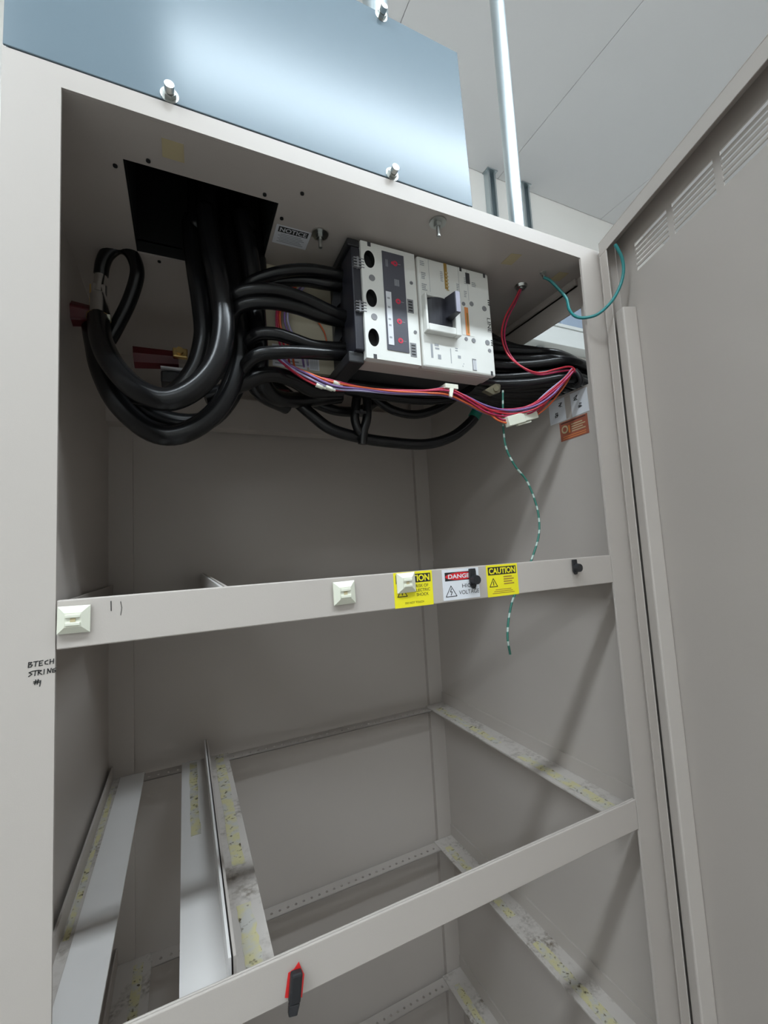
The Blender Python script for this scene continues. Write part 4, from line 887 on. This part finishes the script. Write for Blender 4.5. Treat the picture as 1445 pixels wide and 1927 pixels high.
for k, (q0, lb) in enumerate((((0.3024, 0.1280, 0.2071), 'left pale crimp terminal under the breaker'), ((0.3275, 0.1200, 0.2111), 'right pale crimp terminal under the breaker'), ((0.3161, 0.1230, 0.2033), 'lowest pale crimp terminal under the breaker'))):
    c = Vector(q0); tag(MB().cyl(c + Vector((-0.006, 0, 0.0015)), c + Vector((0.004, 0, -0.001)), 0.0034, n=10).cyl(c + Vector((0.004, 0, -0.001)), c + Vector((0.009, 0, -0.002)), 0.0024, n=8).build('crimp_terminal', 'nylon'), lb, 'terminal', 'crimp terminals under the breaker')
c = Vector((0.5254, 0.1000, 0.2206))
tag(MB().box(c.x - 0.013, c.x + 0.013, c.y - 0.004, c.y + 0.016, c.z - 0.004, c.z + 0.004).prism([c + Vector((-0.004, -0.004, -0.003)), c + Vector((0.004, -0.004, -0.003)), c + Vector((-0.002, -0.006, -0.021)), c + Vector((-0.007, -0.006, -0.019))], (0, 0.004, 0)).build('wire_clip', 'nylon', bevel=0.0008), 'white wire clip hooked under the breaker front edge', 'clip')
# green wires
cable('ground_wire', [(0.7165, 0.054, 0.433), (0.7253, 0.0480, 0.4251), (0.7369, 0.0400, 0.4053), (0.7441, 0.0320, 0.3847), (0.7385, 0.0240, 0.3590), (0.7367, 0.0120, 0.3392), (0.7426, -0.0020, 0.3299), (0.7531, -0.0200, 0.3288), (0.7690, -0.0350, 0.3453), (0.7804, -0.0450, 0.3683), (0.7838, -0.0520, 0.3911), (0.7801, -0.0550, 0.4109), (0.7719, -0.0550, 0.4258), (0.7668, -0.0540, 0.4346)], 0.0026, 'teal green bonding wire looping from the cabinet roof to the door', 'wire', 'wgreen', n=10)
cable('tracer_wire', [(0.6566, 0.1200, 0.2356), (0.6511, 0.1180, 0.1985), (0.6460, 0.1150, 0.1618), (0.6467, 0.1120, 0.1211), (0.6609, 0.1080, 0.0880), (0.6807, 0.1050, 0.0632), (0.6902, 0.1000, 0.0310), (0.6930, 0.0950, -0.0019), (0.6852, 0.0900, -0.0376), (0.6624, 0.0850, -0.0744), (0.6317, 0.0800, -0.1133), (0.6048, 0.0780, -0.1419), (0.5895, 0.0760, -0.1747), (0.5834, 0.0750, -0.2037), (0.5852, 0.0740, -0.2308)], 0.0019, 'thin green and white tracer wire dangling behind the upper front rail', 'wire', 'gstripe', n=8)

# ------------------------------------------------------------------ fixings on the front rails
def tie_mount(x, z, w, h, tilt, label):
    t = thing('cable_tie_mount', label, 'tie mount', (x, 0.0, z), 'white adhesive tie mounts on the upper rail')
    y = -0.0006
    R_ = Matrix.Translation((x, y, z)) @ Matrix.Rotation(tilt, 4, 'Y')
    b = MB(R_); a, c = w / 2, h / 2
    k = 0.52
    vs = [(-a, 0, -c), (a, 0, -c), (a, 0, c), (-a, 0, c), (-a, -0.0022, -c), (a, -0.0022, -c), (a, -0.0022, c), (-a, -0.0022, c), (-a * k, -0.0062, -c * k), (a * k, -0.0062, -c * k), (a * k, -0.0062, c * k), (-a * k, -0.0062, c * k)]
    b.add(vs, [(0, 3, 2, 1), (0, 1, 5, 4), (1, 2, 6, 5), (2, 3, 7, 6), (3, 0, 4, 7), (4, 5, 9, 8), (5, 6, 10, 9), (6, 7, 11, 10), (7, 4, 8, 11), (8, 9, 10, 11)])
    b.build('pad', 'nylon', t)
    g = MB(R_).box(-a * 0.46, a * 0.46, -0.0078, -0.0062, -c * 0.42, -c * 0.16).box(-a * 0.46, a * 0.46, -0.0078, -0.0062, c * 0.16, c * 0.42)
    g.build('saddle', 'nylon', t, bevel=0.0006)
    MB(R_).box(-a * 0.16, a * 0.16, -0.0067, -0.00625, -c * 0.14, c * 0.14).build('slot', 'tan', t)
tie_mount(0.0145, -0.0985, 0.0255, 0.0250, 0.02, 'white square tie mount at the left end of the upper front rail')
tie_mount(0.2805, -0.0985, 0.0270, 0.0270, -0.02, 'white square tie mount in the middle of the upper front rail')
tie_mount(0.3640, -0.0935, 0.0260, 0.0250, -0.02, 'white square tie mount stuck over the left yellow sticker')
def rail_clip(x, z, L, label, w=0.009):
    t = thing('rail_clip', label, 'clip', (x, -0.001, z), 'black clips hooked over the upper rail')
    MB().box(x - w / 2, x + w / 2, -0.0042, -0.0012, z - L * 0.55, z + L * 0.45).build('strap', 'black', t, bevel=0.0008)
    MB().cyl((x + 0.002, -0.0105, z - L * 0.25), (x + 0.002, -0.0042, z - L * 0.25), 0.0062, 0.0070, n=12).build('head', 'black', t)
    MB().prism([(x - w / 2, -0.0040, z - L * 0.55), (x + w / 2, -0.0040, z - L * 0.55), (x + w * 0.3, -0.0036, z - L * 0.80), (x - w * 0.1, -0.0036, z - L * 0.80)], (0, 0.002, 0)).build('tail', 'black', t)
rail_clip(0.4665, -0.0925, 0.022, 'black clip on the rail over the DANGER sticker', 0.0105)
rail_clip(0.6620, -0.0905, 0.0185, 'black clip on the bare right end of the upper rail', 0.009)
mc = thing('marker_clip', 'black clip with shiny tip and red tape on the lower front rail', 'clip', (0.205, -0.001, -0.493))
R2 = Matrix.Translation((0.2055, -0.0005, -0.4915)) @ Matrix.Rotation(0.13, 4, 'Y')
MB(R2).prism([(-0.0085, -0.0006, -0.012), (0.010, -0.0006, -0.017), (0.0105, -0.0006, 0.004), (0.006, -0.0006, 0.012), (0.0035, -0.0006, 0.0175), (-0.001, -0.0006, 0.012), (-0.007, -0.0006, 0.010)], (0, 0.0004, 0)).build('red_tape', 'redtape', mc, 'bright red tape')
MB(R2).box(-0.0055, 0.0065, -0.009, -0.0008, -0.015, 0.0125).build('clip_body', 'black', mc, bevel=0.002)
MB(R2).prism([(-0.0050, -0.0085, -0.0245), (0.0040, -0.0085, -0.0255), (0.0060, -0.0085, -0.0150), (-0.0055, -0.0085, -0.0145)], (0, 0.006, 0)).build('metal_tip', 'blackgloss', mc, bevel=0.001)
